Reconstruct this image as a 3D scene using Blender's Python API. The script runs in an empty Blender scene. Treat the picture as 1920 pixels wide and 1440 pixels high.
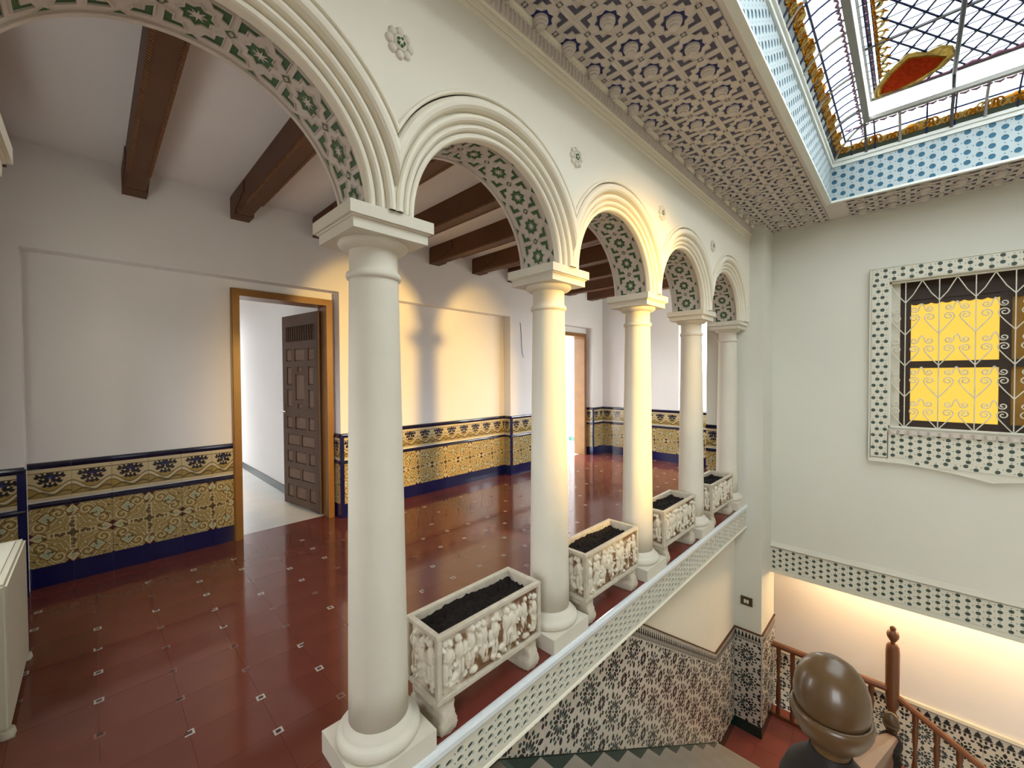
import bpy, bmesh, math, random
from mathutils import Matrix, Vector
random.seed(7)
PI = math.pi
scene = bpy.context.scene
COL = scene.collection

# ---------------------------------------------------------------- camera
F_PX, YAW, PITCH, ROLL, EYE = 766.9, 0.77306, -0.01922, -0.0052, 1.39
cam_d = bpy.data.cameras.new('camera')
cam_d.sensor_width = 36.0
cam_d.lens = F_PX / 1920 * 36.0
cam_d.clip_start = 0.02
cam = bpy.data.objects.new('camera', cam_d)
COL.objects.link(cam)
_fw = Vector((math.cos(YAW) * math.cos(PITCH), math.sin(YAW) * math.cos(PITCH), math.sin(PITCH)))
_rt = Vector((math.sin(YAW), -math.cos(YAW), 0))
_up = _rt.cross(_fw)
_r2 = _rt * math.cos(ROLL) + _up * math.sin(ROLL)
_u2 = _up * math.cos(ROLL) - _rt * math.sin(ROLL)
_m = Matrix((( _r2.x, _u2.x, -_fw.x, 0), (_r2.y, _u2.y, -_fw.y, 0), (_r2.z, _u2.z, -_fw.z, EYE), (0, 0, 0, 1)))
cam.matrix_world = _m
scene.camera = cam

# ---------------------------------------------------------------- sky and light
world = bpy.data.worlds.new('sky')
scene.world = world
world.use_nodes = True
bg = world.node_tree.nodes['Background']
bg.inputs[0].default_value = (0.92, 0.965, 1.0, 1)
bg.inputs[1].default_value = 8.0
# overcast sky above the horizon, duller ground below it
_nt = world.node_tree
_tc = _nt.nodes.new('ShaderNodeTexCoord'); _sp = _nt.nodes.new('ShaderNodeSeparateXYZ'); _rp = _nt.nodes.new('ShaderNodeValToRGB')
_nt.links.new(_tc.outputs['Generated'], _sp.inputs[0]); _nt.links.new(_sp.outputs[2], _rp.inputs[0])
_rp.color_ramp.elements[0].position = 0.0; _rp.color_ramp.elements[0].color = (0.25, 0.24, 0.22, 1)
_rp.color_ramp.elements[1].position = 0.03; _rp.color_ramp.elements[1].color = (0.92, 0.965, 1.0, 1)
_nt.links.new(_rp.outputs[0], bg.inputs[0])
vs = scene.view_settings
vs.view_transform = 'Standard'
vs.look = 'None'
vs.gamma = 1.0
vs.use_curve_mapping = False
vs.exposure = 0.9


def portal(name, loc, rot, sx, sy):
    l = bpy.data.lights.new(name, 'AREA')
    l.shape = 'RECTANGLE'; l.size = sx; l.size_y = sy
    l.cycles.is_portal = True
    o = bpy.data.objects.new(name, l)
    o.location = loc; o.rotation_euler = rot
    COL.objects.link(o)


portal('sky_portal_skylight', (2.46, -0.38, 3.75), (0, 0, 0), 4.4, 1.8)
portal('sky_portal_corridor_window', (1.25, 7.98, 1.35), (-PI / 2, 0, 0), 0.6, 2.3)
portal('sky_portal_fill_left', (-0.52, 2.7, 1.45), (0, -PI / 2, 0), 0.9, 1.0)  # daylight through the added side wall window
portal('sky_portal_fill_pier', (5.92, 1.64, 1.7), (PI / 2, 0, 0), 0.85, 1.55)  # daylight through the added opening beside the last column
portal('sky_portal_fill_rear', (-1.62, -0.9, 1.55), (0, -PI / 2, 0), 1.3, 1.2)  # daylight through the added window behind the camera
portal('sky_portal_fill_end', (6.47, 2.18, 1.67), (0, PI / 2, 0), 1.62, 0.86)  # daylight through the added end wall window
portal('sky_portal_balcony_door', (5.8, 5.28, 1.2), (-PI / 2, 0, 0), 2.6, 2.4)

# ---------------------------------------------------------------- node helper
class V:
    """wraps a node socket so that formulas can be written down"""
    def __init__(s, nt, sock): s.nt = nt; s.k = sock
    def _op(s, op, b=None, c=None, rev=False):
        n = s.nt.nodes.new('ShaderNodeMath'); n.operation = op
        a = s
        ins = [a, b, c]
        if rev: ins = [b, a, c]
        for i, q in enumerate(ins):
            if q is None: continue
            if isinstance(q, V): s.nt.links.new(q.k, n.inputs[i])
            else: n.inputs[i].default_value = q
        return V(s.nt, n.outputs[0])
    def __add__(s, b): return s._op('ADD', b)
    __radd__ = __add__
    def __sub__(s, b): return s._op('SUBTRACT', b)
    def __rsub__(s, b): return s._op('SUBTRACT', b, rev=True)
    def __mul__(s, b): return s._op('MULTIPLY', b)
    __rmul__ = __mul__
    def __truediv__(s, b): return s._op('DIVIDE', b)
    def lt(s, b): return s._op('LESS_THAN', b)
    def gt(s, b): return s._op('GREATER_THAN', b)
    def abs(s): return s._op('ABSOLUTE')
    def sin(s): return s._op('SINE')
    def cos(s): return s._op('COSINE')
    def sqrt(s): return s._op('SQRT')
    def frac(s): return s._op('FRACT')
    def atan2(s, b): return s._op('ARCTAN2', b)
    def min(s, b): return s._op('MINIMUM', b)
    def max(s, b): return s._op('MAXIMUM', b)


MATS = {}


def rgb(c): return (c[0], c[1], c[2], 1)


def new_mat(name):
    m = bpy.data.materials.new(name); m.use_nodes = True
    MATS[name] = m
    return m, m.node_tree, m.node_tree.nodes['Principled BSDF']


def mat(name, col, rough=0.6, spec=0.5, metal=0.0, var=0.06, scale=6.0, bump=0.0, bscale=60.0, coat=0.0, bdist=0.002):
    m, nt, p = new_mat(name)
    p.inputs['Roughness'].default_value = rough
    p.inputs['Specular IOR Level'].default_value = spec
    p.inputs['Metallic'].default_value = metal
    p.inputs['Coat Weight'].default_value = coat
    p.inputs['Coat Roughness'].default_value = 0.06
    tc = nt.nodes.new('ShaderNodeTexCoord')
    if var > 0:
        n = nt.nodes.new('ShaderNodeTexNoise'); n.inputs['Scale'].default_value = scale; n.inputs['Detail'].default_value = 5
        nt.links.new(tc.outputs['Object'], n.inputs['Vector'])
        mx = nt.nodes.new('ShaderNodeMix'); mx.data_type = 'RGBA'
        mx.inputs[6].default_value = rgb([c * (1 - var) for c in col])
        mx.inputs[7].default_value = rgb([min(1, c * (1 + var)) for c in col])
        nt.links.new(n.outputs['Fac'], mx.inputs[0])
        nt.links.new(mx.outputs[2], p.inputs['Base Color'])
    else:
        p.inputs['Base Color'].default_value = rgb(col)
    if bump > 0:
        n2 = nt.nodes.new('ShaderNodeTexNoise'); n2.inputs['Scale'].default_value = bscale; n2.inputs['Detail'].default_value = 4
        nt.links.new(tc.outputs['Object'], n2.inputs['Vector'])
        b = nt.nodes.new('ShaderNodeBump'); b.inputs['Strength'].default_value = bump; b.inputs['Distance'].default_value = bdist
        nt.links.new(n2.outputs['Fac'], b.inputs['Height'])
        nt.links.new(b.outputs['Normal'], p.inputs['Normal'])
    return m


def layered(name, rough, layers_fn, base, bump=0.0, coat=0.0):
    """material whose colour is a stack of masks computed from object coordinates"""
    m, nt, p = new_mat(name)
    p.inputs['Roughness'].default_value = rough
    p.inputs['Coat Weight'].default_value = coat
    p.inputs['Coat Roughness'].default_value = 0.05
    tc = nt.nodes.new('ShaderNodeTexCoord')
    sx = nt.nodes.new('ShaderNodeSeparateXYZ')
    nt.links.new(tc.outputs['Object'], sx.inputs[0])
    x, y, z = (V(nt, sx.outputs[i]) for i in range(3))
    nz = nt.nodes.new('ShaderNodeTexNoise'); nz.inputs['Scale'].default_value = 25
    nt.links.new(tc.outputs['Object'], nz.inputs['Vector'])
    noise = V(nt, nz.outputs['Fac'])
    cur = None
    for mask, col in layers_fn(x, y, z, noise):
        mx = nt.nodes.new('ShaderNodeMix'); mx.data_type = 'RGBA'
        nt.links.new(mask.k, mx.inputs[0])
        if cur is None: mx.inputs[6].default_value = rgb(base)
        else: nt.links.new(cur, mx.inputs[6])
        mx.inputs[7].default_value = rgb(col)
        cur = mx.outputs[2]
    nt.links.new(cur, p.inputs['Base Color'])
    if bump > 0:
        n2 = nt.nodes.new('ShaderNodeTexNoise'); n2.inputs['Scale'].default_value = 90
        nt.links.new(tc.outputs['Object'], n2.inputs['Vector'])
        b = nt.nodes.new('ShaderNodeBump'); b.inputs['Strength'].default_value = bump; b.inputs['Distance'].default_value = 0.002
        nt.links.new(n2.outputs['Fac'], b.inputs['Height'])
        nt.links.new(b.outputs['Normal'], p.inputs['Normal'])
        nt.links.new(b.outputs['Normal'], p.inputs['Coat Normal'])
    return m


def emis(name, col, strength):
    m, nt, p = new_mat(name)
    p.inputs['Base Color'].default_value = rgb([c * 0.25 for c in col])
    p.inputs['Emission Color'].default_value = rgb(col)
    p.inputs['Emission Strength'].default_value = strength
    return m


mat('plaster', (0.80, 0.75, 0.63), 0.85, 0.3, var=0.05, scale=1.5, bump=0.25, bscale=25)
mat('hall_plaster', (0.80, 0.775, 0.765), 0.85, 0.3, var=0.06, scale=1.3, bump=0.25, bscale=25)
mat('well_plaster', (0.70, 0.685, 0.60), 0.85, 0.3, var=0.05, scale=1.3, bump=0.25, bscale=25)
mat('stone_white', (0.69, 0.64, 0.53), 0.62, 0.4, var=0.07, scale=5, bump=0.2, bscale=120)
mat('moulding_white', (0.80, 0.74, 0.60), 0.6, 0.4, var=0.04, scale=5)
mat('relief_white', (0.62, 0.555, 0.49), 0.8, 0.3, var=0.06, scale=9)
mat('relief_green', (0.055, 0.125, 0.05), 0.6, 0.4, var=0.2, scale=40)
mat('relief_blue', (0.012, 0.018, 0.12), 0.5, 0.4, var=0.2, scale=40)
mat('relief_grey_shaded', (0.095, 0.088, 0.125), 0.7, 0.3, var=0.2, scale=40)  # bluish-grey paint of the sunk chevrons, their shadow mixed into the colour
mat('lattice_white', (0.68, 0.65, 0.54), 0.7, 0.4, var=0.04, scale=9)
mat('lattice_dark', (0.07, 0.10, 0.08), 0.7, 0.3, var=0.2, scale=20)
mat('lattice_coffer', (0.40, 0.46, 0.47), 0.7, 0.3, var=0.05, scale=9)
mat('lattice_teal', (0.03, 0.12, 0.19), 0.6, 0.3, var=0.2, scale=20)
mat('marble_rim', (0.74, 0.77, 0.78), 0.25, 0.5, var=0.08, scale=30)
mat('marble_tread', (0.33, 0.27, 0.21), 0.4, 0.5, var=0.15, scale=8)
mat('marble_floor', (0.62, 0.60, 0.55), 0.3, 0.5, var=0.12, scale=4)
mat('floor_base', (0.10, 0.03, 0.02), 0.5)
mat('floor_tile_red', (0.135, 0.036, 0.023), 0.10, 0.5, var=0.22, scale=3.5, bump=0.05, bscale=30)
mat('floor_tile_plain', (0.15, 0.033, 0.022), 0.2, 0.5, var=0.2, scale=3.5)
mat('floor_tile_landing', (0.22, 0.050, 0.035), 0.35, 0.5, var=0.2, scale=3.5)
mat('inset_faded', (0.22, 0.10, 0.075), 0.2)
mat('inset_white', (0.42, 0.36, 0.31), 0.3, 0.5, var=0.2, scale=50)
mat('inset_dark', (0.05, 0.02, 0.015), 0.3)
mat('wood_beam', (0.10, 0.038, 0.014), 0.55, 0.35, var=0.35, scale=4, bump=0.4, bscale=18)
mat('wood_rope', (0.17, 0.07, 0.025), 0.55, 0.35, var=0.3, scale=20)
mat('wood_frame', (0.24, 0.105, 0.022), 0.35, 0.5, var=0.3, scale=6)
mat('wood_door', (0.095, 0.052, 0.032), 0.5, 0.4, var=0.3, scale=7)
mat('wood_door_light', (0.17, 0.10, 0.065), 0.5, 0.4, var=0.25, scale=9)
mat('wood_rail', (0.15, 0.050, 0.016), 0.3, 0.5, var=0.25, scale=8)
mat('wood_finial', (0.10, 0.055, 0.022), 0.32, 0.4, var=0.4, scale=14, coat=0.12)
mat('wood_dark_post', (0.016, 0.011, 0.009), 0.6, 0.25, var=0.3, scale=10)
mat('blue_glaze', (0.005, 0.007, 0.062), 0.1, 0.5, var=0.25, scale=4, coat=0.3, bump=0.12, bscale=14)
mat('navy_glaze', (0.008, 0.009, 0.035), 0.1, 0.5, var=0.2, scale=6, coat=0.3)
mat('green_glaze', (0.004, 0.030, 0.020), 0.12, 0.5, var=0.3, scale=6, coat=0.3)
mat('zellige_white', (0.62, 0.57, 0.49), 0.25, 0.5, var=0.06, scale=12)
mat('zellige_black', (0.022, 0.020, 0.022), 0.2, 0.5, var=0.3, scale=30)
mat('zellige_green', (0.03, 0.07, 0.06), 0.2, 0.5, var=0.3, scale=30)
mat('soil', (0.014, 0.010, 0.008), 0.95, 0.2, var=0.5, scale=40, bump=0.8, bscale=60, bdist=0.01)
mat('iron_white', (0.72, 0.70, 0.60), 0.45, 0.5, var=0.04, scale=30)
mat('window_wood', (0.035, 0.018, 0.010), 0.5, 0.4, var=0.3, scale=8)
mat('curtain_brown', (0.34, 0.18, 0.045), 0.9, 0.1, var=0.2, scale=12)
mat('switch_bronze', (0.09, 0.065, 0.035), 0.3, 0.5, 0.6)
mat('switch_white', (0.75, 0.72, 0.65), 0.4)
mat('enamel_beige', (0.52, 0.48, 0.36), 0.45, 0.5, var=0.04)
mat('grille_dark', (0.03, 0.03, 0.028), 0.6)
mat('enamel_white', (0.68, 0.66, 0.58), 0.4)
mat('frame_white', (0.70, 0.72, 0.66), 0.5, var=0.05)
mat('bar_dark', (0.07, 0.065, 0.065), 0.5, var=0.1)
mat('frame_grey', (0.28, 0.27, 0.24), 0.5, var=0.1)
mat('lead_blue', (0.006, 0.012, 0.07), 0.5, var=0)
mat('glass_purple', (0.16, 0.07, 0.11), 0.3, var=0.15, scale=20)
mat('glass_band_dark', (0.035, 0.05, 0.03), 0.3, var=0.3, scale=20)
mat('wire_grey', (0.15, 0.14, 0.13), 0.7)
mat('skirting_dark', (0.02, 0.03, 0.03), 0.4)
mat('skirting_teal', (0.10, 0.25, 0.20), 0.3)
emis('pane_yellow', (1.0, 0.60, 0.075), 0.52)
emis('tube_warm', (1.0, 0.66, 0.34), 36.0)
emis('spot_lens', (1.0, 0.78, 0.35), 12.0)


def glass_mat():
    m = bpy.data.materials.new('pane_clear'); m.use_nodes = True
    nt = m.node_tree; nt.nodes.clear()
    o = nt.nodes.new('ShaderNodeOutputMaterial')
    t = nt.nodes.new('ShaderNodeBsdfTransparent'); t.inputs[0].default_value = (0.39, 0.425, 0.43, 1)
    g = nt.nodes.new('ShaderNodeBsdfGlossy'); g.inputs[0].default_value = (1, 1, 1, 1); g.inputs[1].default_value = 0.1
    mx = nt.nodes.new('ShaderNodeMixShader'); mx.inputs[0].default_value = 0.06
    nt.links.new(t.outputs[0], mx.inputs[1]); nt.links.new(g.outputs[0], mx.inputs[2]); nt.links.new(mx.outputs[0], o.inputs[0])
    MATS['pane_clear'] = m


glass_mat()


def stained(name, col, tr):
    """painted glass: part pigment, part light let through"""
    m = bpy.data.materials.new(name); m.use_nodes = True
    nt = m.node_tree; nt.nodes.clear()
    o = nt.nodes.new('ShaderNodeOutputMaterial')
    d = nt.nodes.new('ShaderNodeBsdfDiffuse')
    t = nt.nodes.new('ShaderNodeBsdfTranslucent')
    tc = nt.nodes.new('ShaderNodeTexCoord'); n = nt.nodes.new('ShaderNodeTexNoise'); n.inputs['Scale'].default_value = 45; n.inputs['Detail'].default_value = 3
    nt.links.new(tc.outputs['Object'], n.inputs['Vector'])
    mxc = nt.nodes.new('ShaderNodeMix'); mxc.data_type = 'RGBA'
    mxc.inputs[6].default_value = rgb([c * 0.35 for c in col]); mxc.inputs[7].default_value = rgb([min(1, c * 1.5) for c in col])
    nt.links.new(n.outputs['Fac'], mxc.inputs[0])
    nt.links.new(mxc.outputs[2], d.inputs[0]); nt.links.new(mxc.outputs[2], t.inputs[0])
    mx = nt.nodes.new('ShaderNodeMixShader'); mx.inputs[0].default_value = tr
    nt.links.new(d.outputs[0], mx.inputs[1]); nt.links.new(t.outputs[0], mx.inputs[2]); nt.links.new(mx.outputs[0], o.inputs[0])
    MATS[name] = m


stained('glass_amber', (0.40, 0.15, 0.012), 0.4)
stained('glass_cream', (0.55, 0.42, 0.16), 0.4)
stained('glass_red', (0.50, 0.05, 0.012), 0.45)
stained('glass_green', (0.03, 0.06, 0.02), 0.2)

TP = 0.197   # pitch of the patterned wall tiles


def _azulejo(x, y, z, noise):
    u = x.abs() / TP; v = z.abs() / TP
    r = (u * u + v * v).sqrt()
    th = v.atan2(u)
    s = (th - PI / 4).abs() * (4 / PI)
    cream = (0.56, 0.45, 0.24); ochre = (0.34, 0.23, 0.07); olive = (0.13, 0.085, 0.03); pale = (0.36, 0.39, 0.25); maroon = (0.055, 0.012, 0.018); dark = (0.06, 0.035, 0.02)
    out = []
    w = (r * 17.0 + (s * PI).cos() * 2.2).sin()
    out.append((w.abs().lt(0.55), olive))
    out.append((w.abs().lt(0.36), cream))
    w2 = ((u * 3.0).sin() * 9.0 - (v * 3.0).sin() * 9.0).sin() * ((u + v) * 11.0).sin()
    out.append((w2.gt(0.55), olive)); out.append((w2.gt(0.72), cream))
    for cx, cz in ((0.34, 0.74), (0.74, 0.34)):
        du = u - cx; dv = v - cz
        d = (du * du + dv * dv).sqrt()
        ph = dv.atan2(du)
        sp = (d * 7.0 + ph * (0.16 if cx < cz else -0.16)).frac()
        ins = d.lt(0.2)
        out.append((ins, ochre))
        out.append((ins * sp.lt(0.62), cream))
        out.append((ins * sp.lt(0.20), olive))
    d = ((u - 0.60).abs() + (v - 0.60).abs())
    out.append((d.lt(0.24), olive)); out.append((d.lt(0.20), cream)); out.append((d.lt(0.15), pale))
    e0 = u.min(v); e1 = u.max(v)
    tip = (e1 - 0.80).abs() * 0.75 + e0
    out.append((tip.lt(0.20), olive)); out.append((tip.lt(0.165), cream)); out.append((tip.lt(0.07), pale))
    d = (u - 0.99).abs() * 0.8 + (v - 0.10).abs(); d2 = (v - 0.99).abs() * 0.8 + (u - 0.10).abs()
    out.append((d.min(d2).lt(0.085), maroon))
    edge = (u + v).gt(1.72) * w.gt(0.3)
    out.append((edge, dark))
    arm = e0.lt(0.085) * e1.lt(0.60)
    out.append((arm, cream)); out.append((e0.lt(0.05) * e1.lt(0.52) * (e1 * 7).frac().gt(0.3), olive))
    out.append((e1.lt(0.07), dark))
    out.append((noise.gt(0.63), olive))
    return out


layered('azulejo', 0.14, _azulejo, (0.37, 0.26, 0.09), bump=0.35, coat=0.3)


def _border(x, y, z, noise):
    u = x / TP; v = z / 0.2          # u, v in 0..1
    cream = (0.56, 0.46, 0.28); ochre = (0.33, 0.22, 0.06); olive = (0.12, 0.09, 0.03); black = (0.012, 0.010, 0.02); blue = (0.02, 0.03, 0.16)
    out = []
    out.append((v.lt(0.45), ochre))
    wave = v - 0.34 - (u * 2 * PI).cos() * 0.14
    uu = (u - 0.5).abs()
    lf = None; br = None
    for lx, ly, lr in ((0.10, 0.64, 0.075), (0.22, 0.60, 0.065), (0.17, 0.78, 0.075), (0.0, 0.48, 0.07), (0.30, 0.76, 0.06), (0.06, 0.80, 0.06), (0.12, 0.47, 0.05)):
        dd = ((uu - lx) * (uu - lx) + (v - ly) * (v - ly) * 0.8).sqrt() - lr
        d3 = ((uu - lx - 0.05) * (uu - lx - 0.05) + (v - ly - 0.03) * (v - ly - 0.03)).sqrt() - 0.028
        lf = dd if lf is None else lf.min(dd); br = d3 if br is None else br.min(d3)
    out.append((lf.lt(0.012), olive)); out.append((lf.lt(0.0), black))
    out.append((v.gt(0.68) * v.lt(0.86) * uu.lt(0.13) * lf.gt(0.0), blue))
    out.append((br.lt(0.0), cream))
    out.append((wave.abs().lt(0.085), olive)); out.append((wave.abs().lt(0.05), cream))
    w2 = ((u * 11).cos() * 0.05 + v - 0.2)
    out.append((w2.abs().lt(0.03), olive))
    out.append((v.gt(0.88).max(v.lt(0.10)), cream))
    out.append(((v - 0.87).abs().lt(0.012).max((v - 0.11).abs().lt(0.012)), olive))
    return out


layered('azulejo_border', 0.14, _border, (0.52, 0.42, 0.24), bump=0.35, coat=0.3)


def _patina(x, y, z, noise):
    return [((noise - 0.42) * 3.0, (0.64, 0.58, 0.47)), ((noise - 0.60).max(0.0) * 3.0, (0.50, 0.40, 0.27))]


layered('planter_stone', 0.7, _patina, (0.53, 0.46, 0.35), bump=0.5)


def relief_mat():
    """worn paint on the carved panels: brown where the carving is deep (vertex colour of the carving)"""
    m, nt, p = new_mat('planter_relief')
    p.inputs['Roughness'].default_value = 0.65
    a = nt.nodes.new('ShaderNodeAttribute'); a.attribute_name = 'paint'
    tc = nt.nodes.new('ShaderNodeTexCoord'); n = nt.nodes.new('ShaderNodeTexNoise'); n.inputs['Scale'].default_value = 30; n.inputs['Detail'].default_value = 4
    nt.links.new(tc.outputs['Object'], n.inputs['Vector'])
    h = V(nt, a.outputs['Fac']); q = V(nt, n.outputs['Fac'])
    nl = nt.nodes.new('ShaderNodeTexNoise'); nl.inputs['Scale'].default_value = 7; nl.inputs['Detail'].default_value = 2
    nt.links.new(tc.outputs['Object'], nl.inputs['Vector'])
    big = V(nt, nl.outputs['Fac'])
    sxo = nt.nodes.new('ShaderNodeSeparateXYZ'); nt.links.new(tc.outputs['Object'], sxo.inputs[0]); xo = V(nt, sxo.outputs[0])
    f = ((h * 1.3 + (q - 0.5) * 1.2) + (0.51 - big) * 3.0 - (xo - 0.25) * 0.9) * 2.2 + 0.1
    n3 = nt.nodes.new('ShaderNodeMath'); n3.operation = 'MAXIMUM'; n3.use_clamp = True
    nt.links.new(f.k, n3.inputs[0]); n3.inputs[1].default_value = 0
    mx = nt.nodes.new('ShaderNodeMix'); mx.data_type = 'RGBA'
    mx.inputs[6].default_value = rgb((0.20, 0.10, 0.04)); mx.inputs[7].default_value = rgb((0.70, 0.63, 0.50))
    nt.links.new(n3.outputs[0], mx.inputs[0]); nt.links.new(mx.outputs[2], p.inputs['Base Color'])


relief_mat()

# ---------------------------------------------------------------- mesh helper
class MB:
    def __init__(s): s.v = []; s.f = []; s.m = []; s.s = []
    def add(s, vs_, fs_, mi=0, sm=False):
        b = len(s.v); s.v += [tuple(q) for q in vs_]
        for f in fs_:
            s.f.append(tuple(b + i for i in f)); s.m.append(mi); s.s.append(sm)
    def box(s, x0, x1, y0, y1, z0, z1, mi=0):
        s.add([(x0, y0, z0), (x1, y0, z0), (x1, y1, z0), (x0, y1, z0), (x0, y0, z1), (x1, y0, z1), (x1, y1, z1), (x0, y1, z1)],
              [(0, 3, 2, 1), (4, 5, 6, 7), (0, 1, 5, 4), (1, 2, 6, 5), (2, 3, 7, 6), (3, 0, 4, 7)], mi)
    def lathe(s, prof, n=24, c=(0, 0, 0), mi=0, sm=True, axis='z', sq=1.0):
        vs_ = []
        for r, z in prof:
            for k in range(n):
                a = 2 * PI * k / n
                if axis == 'z': vs_.append((c[0] + r * math.cos(a), c[1] + r * math.sin(a) * sq, c[2] + z))
                else: vs_.append((c[0] + r * math.cos(a), c[1] + z, c[2] + r * math.sin(a)))
        fs_ = []
        for i in range(len(prof) - 1):
            for k in range(n):
                k2 = (k + 1) % n
                fs_.append((i * n + k, i * n + k2, (i + 1) * n + k2, (i + 1) * n + k))
        s.add(vs_, fs_, mi, sm)
        s.add([vs_[k] for k in range(n)], [tuple(range(n - 1, -1, -1))], mi)
        s.add([vs_[(len(prof) - 1) * n + k] for k in range(n)], [tuple(range(n))], mi)
    def tube(s, pts, r, n=6, mi=0, caps=True):
        pts = [Vector(p) for p in pts]
        rings = []
        prev = None
        for i, p in enumerate(pts):
            t = (pts[min(i + 1, len(pts) - 1)] - pts[max(i - 1, 0)]).normalized()
            if prev is None:
                a = t.orthogonal().normalized()
            else:
                a = (prev - t * prev.dot(t))
                a = a.normalized() if a.length > 1e-6 else t.orthogonal().normalized()
            prev = a
            b = t.cross(a)
            rr = r[i] if isinstance(r, (list, tuple)) else r
            rings.append([p + (a * math.cos(2 * PI * k / n) + b * math.sin(2 * PI * k / n)) * rr for k in range(n)])
        vs_ = [q for ring in rings for q in ring]
        fs_ = []
        for i in range(len(pts) - 1):
            for k in range(n):
                k2 = (k + 1) % n
                fs_.append((i * n + k, i * n + k2, (i + 1) * n + k2, (i + 1) * n + k))
        s.add(vs_, fs_, mi, True)
        if caps:
            s.add(rings[0], [tuple(range(n - 1, -1, -1))], mi); s.add(rings[-1], [tuple(range(n))], mi)
    def prism(s, poly, place, h0, h1, mi=0, mi_top=None):
        n = len(poly)
        a = [place(u, v, h0) for u, v in poly]; b = [place(u, v, h1) for u, v in poly]
        s.add(a + b, [(k, (k + 1) % n, n + (k + 1) % n, n + k) for k in range(n)], mi)
        s.add(a, [tuple(range(n - 1, -1, -1))], mi)
        s.add(b, [tuple(range(n))], mi if mi_top is None else mi_top)
    def flat(s, poly, place, h, mi):
        s.add([place(u, v, h) for u, v in poly], [tuple(range(len(poly)))], mi)
    def carve(s, poly, place, w, h, mi_rim, mi_floor, fl=0.12):
        """a sunk shape with a raised rim"""
        o0 = offset(poly, w); o1 = offset(poly, w * 0.35); n = len(poly)
        rings = [[place(u, v, 0) for u, v in o0], [place(u, v, h) for u, v in o1], [place(u, v, h * 0.9) for u, v in poly], [place(u, v, h * fl) for u, v in poly]]
        vs_ = [q for r in rings for q in r]
        fs_ = []
        for i in range(3):
            for k in range(n):
                k2 = (k + 1) % n
                fs_.append((i * n + k, i * n + k2, (i + 1) * n + k2, (i + 1) * n + k))
        s.add(vs_, fs_, mi_rim)
        s.add(rings[3], [tuple(range(n))], mi_floor)
    def mesh(s, name, mats):
        me = bpy.data.meshes.new(name)
        me.from_pydata(s.v, [], s.f)
        for q in mats: me.materials.append(MATS[q])
        me.polygons.foreach_set('material_index', s.m)
        me.polygons.foreach_set('use_smooth', s.s)
        me.update()
        return me
    def build(s, name, mats, parent=None, loc=None, rot=None, norm=True):
        if isinstance(mats, str): mats = [mats]
        me = s.mesh(name, mats)
        if norm: fixn(me)
        return put(name, me, parent, loc, rot)


def fixn(me):
    bm = bmesh.new(); bm.from_mesh(me)
    bmesh.ops.recalc_face_normals(bm, faces=bm.faces)
    bm.to_mesh(me); bm.free()


def offset(poly, d):
    n = len(poly); out = []
    ar = sum(poly[i][0] * poly[(i + 1) % n][1] - poly[(i + 1) % n][0] * poly[i][1] for i in range(n))
    sg = 1 if ar > 0 else -1
    for i in range(n):
        p0 = Vector(poly[i - 1]); p1 = Vector(poly[i]); p2 = Vector(poly[(i + 1) % n])
        e1 = (p1 - p0).normalized(); e2 = (p2 - p1).normalized()
        n1 = Vector((e1.y, -e1.x)) * sg; n2 = Vector((e2.y, -e2.x)) * sg
        b = (n1 + n2)
        if b.length < 1e-6: b = n1
        b = b.normalized(); c = max(0.45, b.dot(n1))
        out.append(tuple(p1 + b * d / c))
    return out


def put(name, me, parent=None, loc=None, rot=None, scale=None):
    o = bpy.data.objects.new(name, me)
    COL.objects.link(o)
    if parent: o.parent = parent
    if loc: o.location = loc
    if rot: o.rotation_euler = rot
    if scale: o.scale = scale
    return o


def struct(o, label, cat):
    o['kind'] = 'structure'; o['label'] = label; o['category'] = cat
    return o


def tag(o, label, cat, group=None):
    o['label'] = label; o['category'] = cat
    if group: o['group'] = group
    return o


def thing(name, label, cat, loc=(0, 0, 0), rotz=0, group=None):
    o = bpy.data.objects.new(name, None); COL.objects.link(o)
    o.empty_display_size = 0.1
    o.location = loc; o.rotation_euler = (0, 0, rotz)
    return tag(o, label, cat, group)


def clip_mesh(me, planes):
    """cut away what lies beyond each plane (point, normal)"""
    bm = bmesh.new(); bm.from_mesh(me)
    for co, no in planes:
        r = bmesh.ops.bisect_plane(bm, geom=bm.verts[:] + bm.edges[:] + bm.faces[:], plane_co=co, plane_no=no, clear_outer=True)
    out = me.copy(); bm.to_mesh(out); bm.free()
    return out


# ---------------------------------------------------------------- main measures
CX = [-0.28, 0.72, 1.72, 2.72, 3.72, 4.72]      # column axes along the arcade
CY = 1.40
WF, WB = 1.23, 1.55                              # arcade wall faces
ZS = 1.945                                       # springing of the arches
ZC = 2.95                                        # stairwell ceiling
XW = 5.25                                        # wall with the grilled window
XE = 6.45                                        # end wall of the hall
XB = 4.86                                        # end block beside the last column
YR, YP = 4.13, 4.00                              # recess and pier faces of the back wall
ZH = 2.88                                        # hall ceiling
ZL = -2.45                                       # stair landing
YST = 1.36                                       # tiled wall under the arcade
X0, RUN, RISE = 0.65, 0.30, 2.45 / 13
SKX0, SKX1, SKY0, SKY1 = 0.20, 4.72, -1.30, 0.545

# ================================================================ STRUCTURE
# ---- hall floor
b = MB()
b.box(-0.5, XE, 1.262, 4.30, -0.24, -0.012)
floor = struct(b.build('floor', 'floor_base'), 'dark red glazed tile floor of the hall behind the arcade', 'floor')

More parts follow.
